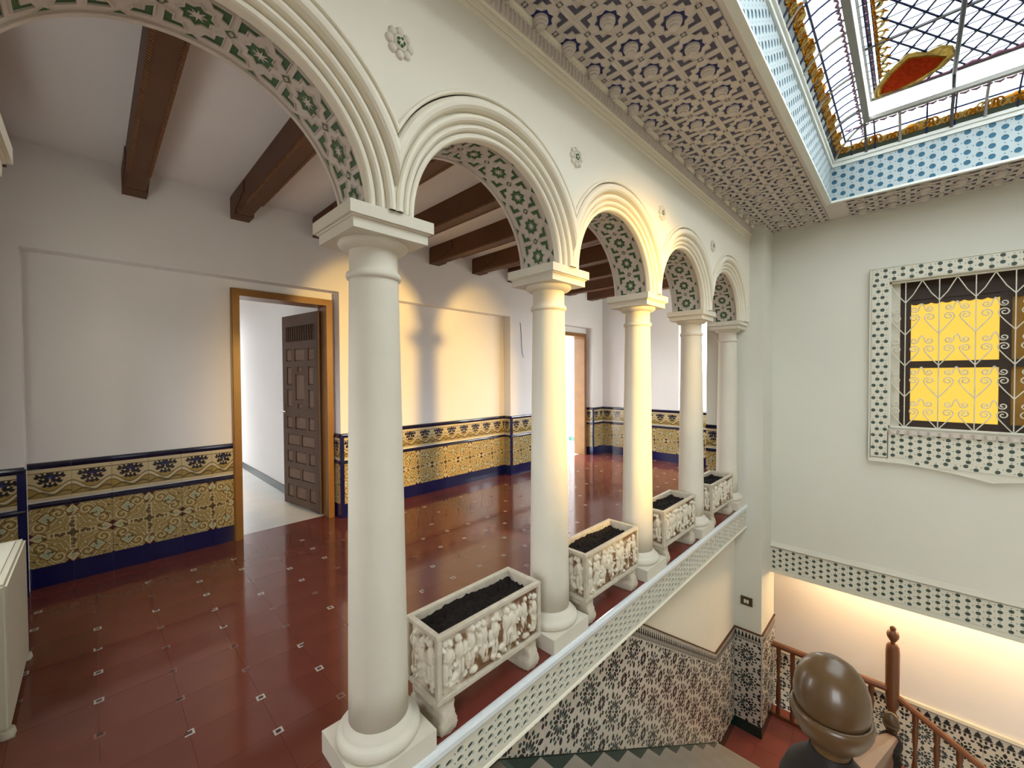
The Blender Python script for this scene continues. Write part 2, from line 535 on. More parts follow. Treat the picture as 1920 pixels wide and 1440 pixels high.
FT = 0.2455
ys = [1.525 + 0.242 * k for k in range(11)]
xs0 = -0.005 - FT * 2
nx = int((XE - xs0) / FT) + 1
tb = MB(); tb.box(-0.1224, 0.1224, -0.1206, 0.1206, -0.012, 0)
tile_me = tb.mesh('floor_tile', ['floor_tile_red'])
tb = MB(); tb.box(-0.1224, 0.1224, -0.13, 0.13, -0.012, 0)
bord_me = tb.mesh('border_tile', ['floor_tile_plain'])
cells = []
for i in range(nx):
    xc = xs0 + FT * (i + 0.5)
    if xc - 0.12 > XE: continue
    for j in range(10):
        cells.append((math.hypot(xc, ys[j] + 0.121), xc, ys[j] + 0.121))
cells.sort()
for q, x, y in cells[:300]:
    put('floor_tile', tile_me, floor, (x, y, 0))
rest = MB()
for q, x, y in cells[300:]:
    rest.box(x - 0.1218, x + 0.1218, y - 0.12, y + 0.12, -0.012, 0)
if rest.v:
    o = rest.build('far_floor_tile', 'floor_tile_red', floor); o['kind'] = 'stuff'
for i in range(nx):
    xc = xs0 + FT * (i + 0.5)
    put('border_tile', bord_me, floor, (xc, 1.394, 0))
    put('border_tile', bord_me, floor, (xc, 4.075, 0))
# small white corner insets
ib = MB()
for (x0, x1, y0, y1) in ((-0.016, 0.016, -0.016, -0.009), (-0.016, 0.016, 0.009, 0.016), (-0.016, -0.009, -0.009, 0.009), (0.009, 0.016, -0.009, 0.009)):
    ib.box(x0, x1, y0, y1, -0.004, 0.0009, 0)
ib.box(-0.009, 0.009, -0.009, 0.009, -0.004, 0.0006, 1)
in_a = ib.mesh('inset', ['inset_white', 'inset_dark'])
ib = MB()
for (x0, x1, y0, y1) in ((-0.016, 0.016, -0.016, -0.009), (0.009, 0.016, -0.009, 0.016), (-0.004, 0.009, 0.010, 0.016)):
    ib.box(x0, x1, y0, y1, -0.004, 0.0009, 0)
ib.box(-0.012, 0.009, -0.009, 0.010, -0.004, 0.0006, 1)
in_b = ib.mesh('inset_worn', ['inset_white', 'inset_dark'])
in_c = in_a.copy(); in_c.materials[0] = MATS['inset_faded']; in_d = in_b.copy(); in_d.materials[0] = MATS['inset_faded']
for i in range(1, nx):
    x = xs0 + FT * i
    if x > XE - 0.05: continue
    for j in range(1, 10):
        put('corner_inset', random.choice((in_a, in_a, in_b, in_c, in_d)), floor, (x, ys[j], 0), (0, 0, random.choice((0, PI / 2, PI, -PI / 2))))

# white rim along the floor edge, then the lattice fascia below it
b = MB()
pr = [(1.262, -0.03), (1.262, 0.003), (1.252, 0.006), (1.240, 0.003), (1.234, -0.006), (1.234, -0.026), (1.240, -0.034), (1.250, -0.036), (1.252, -0.045), (1.262, -0.045)]
b.prism(pr, lambda u, v, h: (h, u, v), X0 - 0.02, XB)
trim1 = struct(b.build('trim_1', 'marble_rim'), 'white marble edging along the hall floor above the stairs', 'trim')


def lattice(nxc, nyc, a, bb, hx, hy, dark, thick=0.012, n=8):
    """pierced plate, columns staggered by half a pitch; lies in local x-z, front at -y"""
    m = MB()
    for i in range(nxc):
        off = bb / 2 if i % 2 else 0.0
        for j in range(-1, nyc + 1):
            z0 = j * bb + off - bb / 4; z1 = z0 + bb
            zc0 = max(0, z0); zc1 = min(nyc * bb, z1)
            if zc1 - zc0 < 1e-4: continue
            x0, x1 = i * a, (i + 1) * a
            if zc1 - zc0 < 2 * hy + 0.003:
                m.add([(x0, -thick, zc0), (x1, -thick, zc0), (x1, -thick, zc1), (x0, -thick, zc1)], [(0, 1, 2, 3)], 0)
                continue
            cx, cz = (x0 + x1) / 2, (z0 + z1) / 2
            cz = min(max(cz, zc0 + hy + 0.001), zc1 - hy - 0.001)
            z0, z1 = zc0, zc1
            # small dark lozenges between the straps
            for lx, lz in ((x0, cz), (cx, z1))[:(2 if bb - 2 * hy > 0.02 else 1)]:
                if lz < nyc * bb - 0.004 and lx > 0.002:
                    q = a * 0.075
                    m.add([(lx - q, -thick - 0.0004, lz), (lx, -thick - 0.0004, lz - q), (lx + q, -thick - 0.0004, lz), (lx, -thick - 0.0004, lz + q)], [(0, 1, 2, 3)], 1)
            bp = [(x1, cz), (x1, z1), (cx, z1), (x0, z1), (x0, cz), (x0, z0), (cx, z0), (x1, z0)]
            hp = [(cx + hx * math.cos(PI / 4 * k), cz + hy * math.sin(PI / 4 * k)) for k in range(8)]
            V1 = [(u, -thick, v) for u, v in bp]; V2 = [(u, -thick, v) for u, v in hp]; V3 = [(u, -0.002, v) for u, v in hp]
            fs_ = []
            for k in range(8):
                k2 = (k + 1) % 8
                fs_.append((k, k2, 8 + k2, 8 + k)); fs_.append((8 + k, 8 + k2, 16 + k2, 16 + k))
            m.add(V1 + V2 + V3, fs_, 0)
            m.add(V3, [tuple(range(8))], 1)
    # small raised cross strap between the holes
    me = m.mesh('lattice_tile', ['lattice_coffer' if dark == 'lattice_teal' else 'lattice_white', dark])
    return me


fas_me = lattice(4, 5, 0.054, 0.0365, 0.0185, 0.0135, 'lattice_dark')
b = MB(); b.box(X0 - 0.02, XB, 1.262, 1.285, -0.24, -0.03)
b.box(X0 - 0.02, XB, 1.262, YST, -0.24, -0.225)
fascia = struct(b.build('trim_2', 'lattice_white'), 'pierced cream lattice band under the arcade floor edge', 'trim')
k = 0
x = X0 - 0.02
while x < XB - 0.01:
    put('lattice_tile', fas_me, fascia, (x, 1.262, -0.228), (0, 0, 0), (min(1, (XB - x) / 0.216), 1, 1))
    x += 0.216
b = MB()
b.prism([(1.252, -0.225), (1.244, -0.229), (1.240, -0.236), (1.246, -0.244), (1.25, -0.25), (1.27, -0.262), (1.275, -0.225)], lambda u, v, h: (h, u, v), X0 - 0.02, XB)
b.build('lower_moulding', 'moulding_white', fascia)

# ---- floor where the camera stands and the landings
b = MB(); b.box(-1.6, X0, -2.9, 1.262, -0.3, 0)
struct(b.build('floor', 'floor_tile_plain'), 'red floor at the head of the stairs', 'floor')
b = MB(); b.box(4.25, 5.36, 0.0, YST + 0.02, ZL - 0.2, ZL - 0.012)
land = struct(b.build('floor', 'floor_base'), 'terracotta tiled landing at the foot of the stairs', 'floor')
lt = MB(); lt.box(-0.1215, 0.1215, -0.1215, 0.1215, -0.012, 0)
lt_me = lt.mesh('landing_tile', ['floor_tile_landing'])
for i in range(5):
    for j in range(6):
        xx = 4.25 + 0.1225 + i * 0.245; yy = YST - 0.1225 - j * 0.245
        if xx > 5.36 or yy < 0.0: continue
        put('landing_tile', lt_me, land, (xx, yy, ZL))
b = MB(); b.box(-1.6, 7.0, -2.9, 1.6, -5.2, -5.0)
struct(b.build('floor', 'marble_floor'), 'floor at the bottom of the stairwell', 'floor')

# ---- back wall of the hall with recessed panels and two doorways
b = MB()
PIERS = [(-0.5, -0.31), (1.69, 2.05), (4.07, 5.00), (6.12, XE)]
for x0, x1 in PIERS: b.box(x0, x1, YP, YR, 0, 2.22)
b.box(-0.5, XE, YP, YR, 2.22, ZH)
for x0, x1, z0, z1 in ((-0.5, 0.85, 0, ZH), (0.85, 1.63, 2.12, ZH), (1.63, 5.20, 0, ZH), (5.20, 6.03, 2.08, ZH), (6.03, XE, 0, ZH)):
    b.box(x0, x1, YR, 4.30, z0, z1)
wall_back = struct(b.build('wall_back', 'hall_plaster'), 'long white hall wall with shallow recessed panels and tile dado', 'wall')
b = MB(); b.box(XE, XE + 0.15, 1.66, 1.74, -0.3, ZH); b.box(XE, XE + 0.15, 2.62, 4.30, -0.3, ZH); b.box(XE, XE + 0.15, 1.74, 2.62, -0.3, 0.85); b.box(XE, XE + 0.15, 1.74, 2.62, 2.50, ZH)
wall_end = struct(b.build('wall_end', 'hall_plaster'), 'bright white end wall of the hall behind the columns', 'wall')
b = MB(); b.box(-0.65, -0.5, 1.23, 2.2, -0.3, ZH); b.box(-0.65, -0.5, 3.2, 4.30, -0.3, ZH); b.box(-0.65, -0.5, 2.2, 3.2, 1.9, ZH); b.box(-0.65, -0.5, 2.2, 3.2, -0.3, 1.0)
struct(b.build('wall_left', 'hall_plaster'), 'white side wall of the hall at the left edge', 'wall')
# block beside the last column: hall side wall and stair pier
b = MB()
b.box(XB, 5.48, 1.36, 1.66, -0.3, ZH); b.box(6.36, XE + 0.15, 1.36, 1.66, -0.3, ZH); b.box(5.48, 6.36, 1.36, 1.66, -0.3, 0.9); b.box(5.48, 6.36, 1.36, 1.66, 2.5, ZH)
b.box(XB, 5.40, 1.10, 1.36, -2.6, ZC)
b.box(XB, 5.40, 1.36, 1.66, -2.6, -0.3)
pier = struct(b.build('wall_pier', 'well_plaster'), 'pale plaster pier at the end of the arcade with light switch', 'wall')

# ---- hall ceiling and beams
b = MB(); b.box(-0.65, XE + 0.15, 1.23, 4.30, ZH, ZH + 0.15)
ceil = struct(b.build('ceiling', 'hall_plaster'), 'white hall ceiling between dark wooden beams', 'ceiling')
bb = MB()
pr = [(-0.058, 0), (-0.058, -0.168), (-0.048, -0.185), (0.048, -0.185), (0.058, -0.168), (0.058, 0)]
bb.prism(pr, lambda u, v, h: (u, h, v), 0.0, YP - WB)
beam_me = bb.mesh('beam', ['wood_beam'])
cb = MB()
pr = [(0, -0.19), (0, -0.02), (-0.42, -0.02), (-0.42, -0.10), (-0.37, -0.10), (-0.30, -0.125), (-0.16, -0.165), (-0.15, -0.19)]
cb.prism(pr, lambda u, v, h: (h, u, v), -0.066, 0.066)
corb_me = cb.mesh('corbel', ['wood_beam'])
rb = MB()
L = YP - WB - 0.45
for sgn in (-1, 1):
    N = int(L / 0.02)
    for k in range(N):
        y = k * L / N
        rb.add([(sgn * 0.050 - 0.007, y, -0.190), (sgn * 0.050 + 0.007, y + 0.008, -0.190), (sgn * 0.050 + 0.007, y + 0.022, -0.190), (sgn * 0.050 - 0.007, y + 0.014, -0.190),
                (sgn * 0.050 - 0.010, y, -0.180), (sgn * 0.050 + 0.010, y + 0.008, -0.180), (sgn * 0.050 + 0.010, y + 0.022, -0.180), (sgn * 0.050 - 0.010, y + 0.014, -0.180)],
               [(0, 1, 2, 3), (0, 4, 5, 1), (1, 5, 6, 2), (2, 6, 7, 3), (3, 7, 4, 0)])
rope_me = rb.mesh('rope_moulding', ['wood_rope'])
for me in (beam_me, corb_me): fixn(me)
for k in range(-1, 10):
    xb = 0.231 + 0.644 * k
    if xb > XE - 0.05: continue
    be = put('beam', beam_me, ceil, (xb, WB, ZH))
    put('corbel', corb_me, be, (0, YP - WB, 0))
    put('rope_moulding', rope_me, be, (0, 0, 0))

# ---- arcade wall, arches
RI = 0.452          # soffit radius
RFACE = 0.555
b = MB()
NSEG = 40
for k in range(5):
    xc = CX[k] + 0.5
    xs_ = [xc - 0.5 + i / NSEG for i in range(NSEG + 1)]
    def zf(x): d = abs(x - xc); return ZS + (math.sqrt(max(0, RFACE ** 2 - d * d)))
    for i in range(NSEG):
        xa, xb2 = xs_[i], xs_[i + 1]
        b.add([(xa, WF, zf(xa)), (xb2, WF, zf(xb2)), (xb2, WF, ZC), (xa, WF, ZC)], [(0, 1, 2, 3)])
    ang = [PI * i / 48 for i in range(49)]
    arc = [(xc + RI * math.cos(a), ZS + RI * math.sin(a)) for a in ang]
    for i in range(48):
        (xa, za), (xb2, zb) = arc[i], arc[i + 1]
        b.add([(xa, WB, za), (xb2, WB, zb), (xb2, WB, ZC), (xa, WB, ZC)], [(3, 2, 1, 0)])
        b.add([(xa, 1.28, za), (xb2, 1.28, zb), (xb2, WB, zb), (xa, WB, za)], [(0, 1, 2, 3)])
    for sg in (-1, 1):
        xa, xb2 = xc + sg * RI, xc + sg * 0.5
        b.add([(xa, WB, ZS), (xb2, WB, ZS), (xb2, WB, ZC), (xa, WB, ZC)], [(0, 1, 2, 3)])
        b.add([(xa, 1.25, ZS), (xb2, 1.25, ZS), (xb2, WB, ZS), (xa, WB, ZS)], [(0, 1, 2, 3)])
b.box(-0.65, -0.28, WF, WB, 0, ZC)
b.box(4.72, XB + 0.01, WF, WB, ZS, ZC)
b.box(-1.75, -0.65, WF, WB, -0.3, ZC)
wall_arc = struct(b.build('wall_arcade', 'plaster', norm=False), 'cream plaster arcade wall carried on the columns', 'wall')

PROF = [(0.574, WF), (0.574, 1.220), (0.570, 1.215), (0.562, 1.215), (0.559, 1.219), (0.559, 1.230), (0.553, 1.230), (0.551, 1.219), (0.543, 1.211), (0.531, 1.208), (0.519, 1.211), (0.511, 1.219), (0.507, 1.231), (0.507, 1.247),
        (0.500, 1.247), (0.499, 1.238), (0.493, 1.232), (0.484, 1.231), (0.476, 1.236), (0.472, 1.245), (0.472, 1.258), (0.466, 1.258), (0.465, 1.250), (0.459, 1.244), (0.451, 1.244), (0.445, 1.250),
        (0.443, 1.258), (0.443, 1.269), (0.438, 1.269), (0.437, 1.260), (0.431, 1.256), (0.422, 1.258), (0.417, 1.264), (0.415, 1.274), (0.415, 1.292), (0.452, 1.292)]
b = MB()
NA = 64
vsx = []
for i in range(NA + 1):
    a = PI * i / NA
    vsx += [(r * math.cos(a), y, r * math.sin(a)) for r, y in PROF]
npf = len(PROF)
fsx = [(i * npf + j, i * npf + j + 1, (i + 1) * npf + j + 1, (i + 1) * npf + j) for i in range(NA) for j in range(npf - 1)]
b.add(vsx, fsx, 0, True)
arch_me = b.mesh('archivolt', ['moulding_white'])
arch_me = clip_mesh(arch_me, [((0.5, 0, 0), (1, 0, 0)), ((-0.5, 0, 0), (-1, 0, 0))])
arch_me.set_sharp_from_angle(angle=0.45)


def star(R, r, n=8, ph=0.0, cx=0, cy=0):
    return [(cx + (R if k % 2 == 0 else r) * math.cos(PI * k / n + ph), cy + (R if k % 2 == 0 else r) * math.sin(PI * k / n + ph)) for k in range(2 * n)]


def ell(cx, cy, sx, sy, L=0.044, w=0.015):
    """L-shaped chevron with its corner at (cx,cy) pointing outwards to (sx,sy)"""
    p = [(0, 0), (-L, 0), (-L + w * 0.5, -w), (-w, -w), (-w, -L + w * 0.5), (0, -L)]
    q = [(cx + sx * u, cy + sy * v) for u, v in p]
    return q if sx * sy > 0 else q[::-1]


# soffit panel: one star panel bent on the arch
DA = PI / 9
b = MB()
AW = DA * RI / 2        # half length along the arc
YW = (WB - 1.295) / 2
YM = (WB + 1.295) / 2


def pl_soff(u, v, h):
    a = u / RI
    r = RI - 0.002 - h
    return (r * math.sin(a), YM + v, r * math.cos(a))


for i in range(4):
    u0 = -AW + i * AW / 2; u1 = u0 + AW / 2
    b.add([pl_soff(u0, -YW, 0), pl_soff(u1, -YW, 0), pl_soff(u1, YW, 0), pl_soff(u0, YW, 0)], [(0, 1, 2, 3)], 0)
    for sg in (-1, 1):
        v0, v1 = sg * YW, sg * (YW - 0.016)
        A = [pl_soff(u0, v0, 0.006), pl_soff(u1, v0, 0.006), pl_soff(u1, v1, 0.006), pl_soff(u0, v1, 0.006), pl_soff(u1, v1, 0), pl_soff(u0, v1, 0), pl_soff(u1, v0, 0), pl_soff(u0, v0, 0)]
        b.add(A, [(0, 1, 2, 3), (3, 2, 4, 5), (0, 1, 6, 7)], 0)
b.carve(star(0.043, 0.032, 8), pl_soff, 0.006, 0.006, 0, 1)
b.prism(star(0.022, 0.008, 8), pl_soff, 0.0005, 0.0045, 0)
for sx in (-1, 1):
    for sy in (-1, 1):
        b.carve(ell(sx * 0.068, sy * 0.078, sx, sy, 0.050, 0.0185), pl_soff, 0.006, 0.006, 0, 1)
        b.carve([(sx * 0.020, sy * 0.104), (0, sy * 0.088), (-sx * 0.020, sy * 0.104)][::(-1 if sx * sy > 0 else 1)], pl_soff, 0.003, 0.003, 0, 1) if sx > 0 else None
sq = [(AW - 0.011, -0.011), (AW - 0.0005, -0.011), (AW - 0.0005, 0.011), (AW - 0.011, 0.011)]
b.carve([(AW - 0.016, 0), (AW - 0.001, -0.017), (AW - 0.001, 0.017)], pl_soff, 0.001, 0.004, 0, 1)
b.carve([(-AW + 0.016, 0), (-AW + 0.001, 0.017), (-AW + 0.001, -0.017)], pl_soff, 0.001, 0.004, 0, 1)
b.prism([(AW - 0.007, 0), (AW - 0.001, -0.0075), (AW - 0.001, 0.0075)], pl_soff, 0.0, 0.004, 0)
b.prism([(-AW + 0.007, 0), (-AW + 0.001, 0.0075), (-AW + 0.001, -0.0075)], pl_soff, 0.0, 0.004, 0)
soff_me = b.mesh('soffit_panel', ['relief_white', 'relief_green'])
fixn(soff_me)

# rosette
b = MB()
pl_ros = lambda u, v, h: (u, -h, v)
for k in range(8):
    a = k * PI / 4
    c = (0.037 * math.cos(a), 0.037 * math.sin(a))
    b.lathe([(0.0, -0.013), (0.008, -0.012), (0.0135, -0.008), (0.016, 0.0)], 10, (c[0], 0, c[1]), 0, True, 'y')
b.lathe([(0.0, -0.016), (0.010, -0.014), (0.013, -0.009), (0.016, -0.008), (0.019, -0.011), (0.024, -0.010), (0.026, 0.0)], 16, (0, 0, 0), 0, True, 'y')
for k in range(5):
    a = k * 2 * PI / 5
    b.lathe([(0.0, -0.017), (0.004, -0.0165), (0.006, -0.012)], 8, (0.011 * math.cos(a), 0, 0.011 * math.sin(a)), 1, True, 'y')
ros_me = b.mesh('rosette', ['stone_white', 'relief_green'])

for k in range(5):
    xc = CX[k] + 0.5
    put('archivolt', arch_me, wall_arc, (xc, 0, ZS))
    for i in range(9):
        put('soffit_panel', soff_me, wall_arc, (xc, 0, ZS), (0, -PI / 2 + DA * (i + 0.5), 0))
for k in range(1, 6):
    if k < 5: put('rosette', ros_me, wall_arc, (CX[k] + 0.012, WF, 2.497))
# cornice under the stairwell ceiling
b = MB()
pr = [(WF, 2.80), (WF - 0.006, 2.803), (WF - 0.010, 2.812), (WF - 0.006, 2.822), (WF - 0.010, 2.826), (WF - 0.014, 2.84), (WF - 0.014, 2.85), (WF - 0.022, 2.857), (WF - 0.022, 2.925), (WF - 0.034, 2.932), (WF - 0.040, 2.942), (WF - 0.040, 2.95), (WF, 2.95)]
b.prism(pr, lambda u, v, h: (h, u, v), -1.6, XB)
b.build('cornice', 'moulding_white', wall_arc)
b = MB()
x = -0.2
while x < XB - 0.03:
    w_ = 0.024
    b.add([(x, WF - 0.022, 2.860), (x + w_, WF - 0.022, 2.860), (x + w_, WF - 0.022, 2.922), (x, WF - 0.022, 2.922), (x + 0.008, WF - 0.030, 2.866), (x + w_ - 0.004, WF - 0.033, 2.880), (x + w_ - 0.006, WF - 0.036, 2.916), (x + 0.004, WF - 0.030, 2.905)],
          [(4, 5, 6, 7), (0, 1, 5, 4), (1, 2, 6, 5), (2, 3, 7, 6), (3, 0, 4, 7)])
    x += 0.027
o = b.build('cornice_leaf_moulding', 'relief_white', wall_arc); o['kind'] = 'stuff'

# ---- stairwell walls
b = MB()
WY0, WY1, WZ0, WZ1 = -1.13, 0.15, 0.89, 2.25      # window opening
b.box(XW, XW + 0.14, WY1, 1.10, -0.49, ZC)
b.box(XW, XW + 0.14, -2.9, WY0, -0.49, ZC)
b.box(XW, XW + 0.14, WY0, WY1, WZ1, ZC)
b.box(XW, XW + 0.14, WY0, WY1, -0.49, WZ0)
b.box(XW, XW + 0.14, -2.9, 1.10, -0.80, -0.49)
wall_win = struct(b.build('wall_window', 'well_plaster'), 'greenish white stairwell wall with the grilled window', 'wall')
lin_me = lattice(4, 4, 0.060, 0.0575, 0.0165, 0.0165, 'lattice_dark', 0.008)
y = 1.10
while y > -2.7:
    put('lattice_tile', lin_me, wall_win, (XW - 0.004, y, -0.755), (0, 0, -PI / 2))
    y -= 0.24
b = MB()
b.prism([(XW, -0.46), (XW - 0.012, -0.47), (XW - 0.03, -0.505), (XW - 0.022, -0.515), (XW, -0.520)], lambda u, v, h: (u, h, v), -2.9, 1.10)
b.prism([(XW, -0.755), (XW - 0.018, -0.757), (XW - 0.018, -0.80), (XW, -0.80)], lambda u, v, h: (u, h, v), -2.9, 1.10)
b.build('band_moulding', 'lattice_white', wall_win)
b = MB(); b.box(-1.6, 7.0, -3.05, -2.9, -5.0, ZC)
struct(b.build('wall_right', 'well_plaster'), 'plaster side wall of the stairwell opposite the arcade', 'wall')
b = MB(); b.box(-1.75, -1.6, -3.05, WB, -5.0, 0.9); b.box(-1.75, -1.6, -3.05, WB, 2.2, ZC); b.box(-1.75, -1.6, -3.05, -1.5, 0.9, 2.2); b.box(-1.75, -1.6, -0.3, WB, 0.9, 2.2)
struct(b.build('wall_rear', 'well_plaster'), 'plaster wall behind the head of the stairs', 'wall')
b = MB()
b.box(X0 - 0.3, XB, YST, YST + 0.15, -5.0, -0.24)
wall_st = struct(b.build('wall_stair', 'plaster'), 'stair wall below the arcade clad in black and white star tiles', 'wall')
# lit wall beyond the landing railing
XL = 5.95
b = MB()
b.box(XL, XL + 0.1, -2.9, 1.75, -5.0, -0.80)
b.box(XB, XL + 0.1, 1.66, 1.80, -5.0, -0.80)
wall_low = struct(b.build('wall_lower', 'hall_plaster'), 'lamp lit wall below the lintel behind the wooden railing', 'wall')
b = MB(); b.box(XW + 0.14, XL + 0.1, -2.9, 1.80, -0.80, -0.70)
struct(b.build('ceiling', 'hall_plaster'), 'low ceiling behind the lintel over the lower stairs', 'ceiling')

# ---- stairwell ceiling with carved plaster tiles
b = MB()
for x0, x1, y0, y1 in ((-1.75, 5.4, SKY1, WF + 0.02), (-1.75, 5.4, -3.05, SKY0), (-1.75, SKX0, SKY0, SKY1), (SKX1, 5.4, SKY0, SKY1)):
    b.box(x0, x1, y0, y1, ZC, ZC + 0.3)
ceil_w = struct(b.build('ceiling', 'relief_white'), 'stairwell ceiling of carved blue star plaster tiles around the skylight', 'ceiling')
CT = 0.2070
b = MB()
h_ = CT / 2 - 0.0006
pl_c = lambda u, v, h: (u, v, -h - 0.004)
b.box(-h_, h_, -h_, h_, -0.004, 0.0)
b.carve(star(0.058, 0.046, 8, PI / 8), pl_c, 0.004, 0.006, 0, 1)
b.lathe([(0.034, -0.004), (0.034, -0.018), (0.029, -0.021), (0.028, -0.030), (0.021, -0.033), (0.020, -0.041), (0.012, -0.044), (0.006, -0.046)], 16, (0, 0, 0), 0, False)
for sx in (-1, 1):
    for sy in (-1, 1):
        b.carve(ell(sx * 0.087, sy * 0.087, sx, sy, 0.062, 0.024), pl_c, 0.005, 0.006, 0, 2)
for ax in (0, 1):
    for sg in (-1, 1):
        p = [(-0.013, h_ - 0.013), (0.013, h_ - 0.013), (0.013, h_ - 0.0005), (-0.013, h_ - 0.0005)]
        q = [(-0.006, h_ - 0.006), (0.006, h_ - 0.006), (0.006, h_ - 0.0005), (-0.006, h_ - 0.0005)]
        tr = (lambda u, v: (u * sg, v * sg)) if ax == 0 else (lambda u, v: (v * sg, -u * sg))
        b.carve([tr(u, v) for u, v in p], pl_c, 0.0004, 0.005, 0, 2)
        b.prism([tr(u, v) for u, v in q], pl_c, 0.0, 0.004, 0)
ct_me = b.mesh('ceiling_tile', ['relief_white', 'relief_blue', 'relief_grey_shaded'])
fixn(ct_me)
_cl = {}


def ceil_tile(x, y, lims):
    """place a tile, cut at the limits of its field"""
    x0, x1, y0, y1 = lims
    pl = []
    if x - h_ < x0: pl.append(((x0 - x, 0, 0), (-1, 0, 0)))
    if x + h_ > x1: pl.append(((x1 - x, 0, 0), (1, 0, 0)))
    if y - h_ < y0: pl.append(((0, y0 - y, 0), (0, -1, 0)))
    if y + h_ > y1: pl.append(((0, y1 - y, 0), (0, 1, 0)))
    me = ct_me
    if pl:
        key = tuple((round(p[0][0], 3), round(p[0][1], 3), p[1]) for p in pl)
        if key not in _cl: _cl[key] = clip_mesh(ct_me, pl)
        me = _cl[key]
        if len(me.polygons) < 2: return
    put('ceiling_tile', me, ceil_w, (x, y, ZC))


YT0 = 1.172
i = -7
while True:
    x = 1.392 + CT * i
    if x - h_ > XW: break
    for j in range(0, 4):
        ceil_tile(x, YT0 - CT * j, (-1, XW, 0.60, 5))
    for j in range(4, 11):
        if x + h_ > SKX1 + 0.055 + 0.02: ceil_tile(x, YT0 - CT * j, (SKX1 + 0.055, XW, -5, 0.60))
    i += 1
# ================================================================ SKYLIGHT
sky = thing('skylight', 'stained glass skylight with gold scrolls and red corner cartouche', 'skylight', (0, 0, 0))
cof_me = lattice(4, 4, 0.062, 0.078, 0.020, 0.020, 'lattice_teal', 0.006)
b = MB()
zt = 3.27
for x0, x1, y0, y1 in ((SKX0 - 0.03, SKX1 + 0.03, SKY1, SKY1 + 0.03), (SKX0 - 0.03, SKX1 + 0.03, SKY0 - 0.03, SKY0), (SKX0 - 0.03, SKX0, SKY0, SKY1), (SKX1, SKX1 + 0.03, SKY0, SKY1)):
    b.box(x0, x1, y0, y1, ZC - 0.002, zt + 0.05)
coffer = b.build('coffer', 'frame_white', sky)
x = SKX1 - 0.248
while x > SKX0 - 0.1:     # long side under the arcade side, faces -y
    put('lattice_tile', cof_me, coffer, (max(x, SKX0), SKY1, ZC + 0.002))
    x -= 0.248
y = SKY1
while y - 0.24 > SKY0 - 0.1:
    put('lattice_tile', cof_me, coffer, (SKX1, max(y, SKY0 + 0.248), ZC + 0.002), (0, 0, -PI / 2))
    y -= 0.248
b = MB()


def frame_rect(b, d0, d1, z0, z1, mi=0):
    """rectangular ring between insets d0<d1 from the opening edge"""
    b.box(SKX0 + d0, SKX1 - d0, SKY1 - d1, SKY1 - d0, z0, z1, mi)
    b.box(SKX0 + d0, SKX1 - d0, SKY0 + d0, SKY0 + d1, z0, z1, mi)
    b.box(SKX0 + d0, SKX0 + d1, SKY0 + d1, SKY1 - d1, z0, z1, mi)
    b.box(SKX1 - d1, SKX1 - d0, SKY0 + d1, SKY1 - d1, z0, z1, mi)


frame_rect(b, 0.0, 0.012, ZC - 0.006, ZC + 0.012)
frame_rect(b, 0.0, 0.020, zt - 0.012, zt + 0.02)
frame_rect(b, 0.0, 0.034, zt + 0.02, zt + 0.045)
b.build('outer_frame', 'frame_white', sky)
b = MB()
frame_rect(b, 0.245, 0.285, 3.452, 3.482)
frame_rect(b, 0.285, 0.300, 3.590, 3.612)
b.build('inner_frame', 'frame_grey', sky)
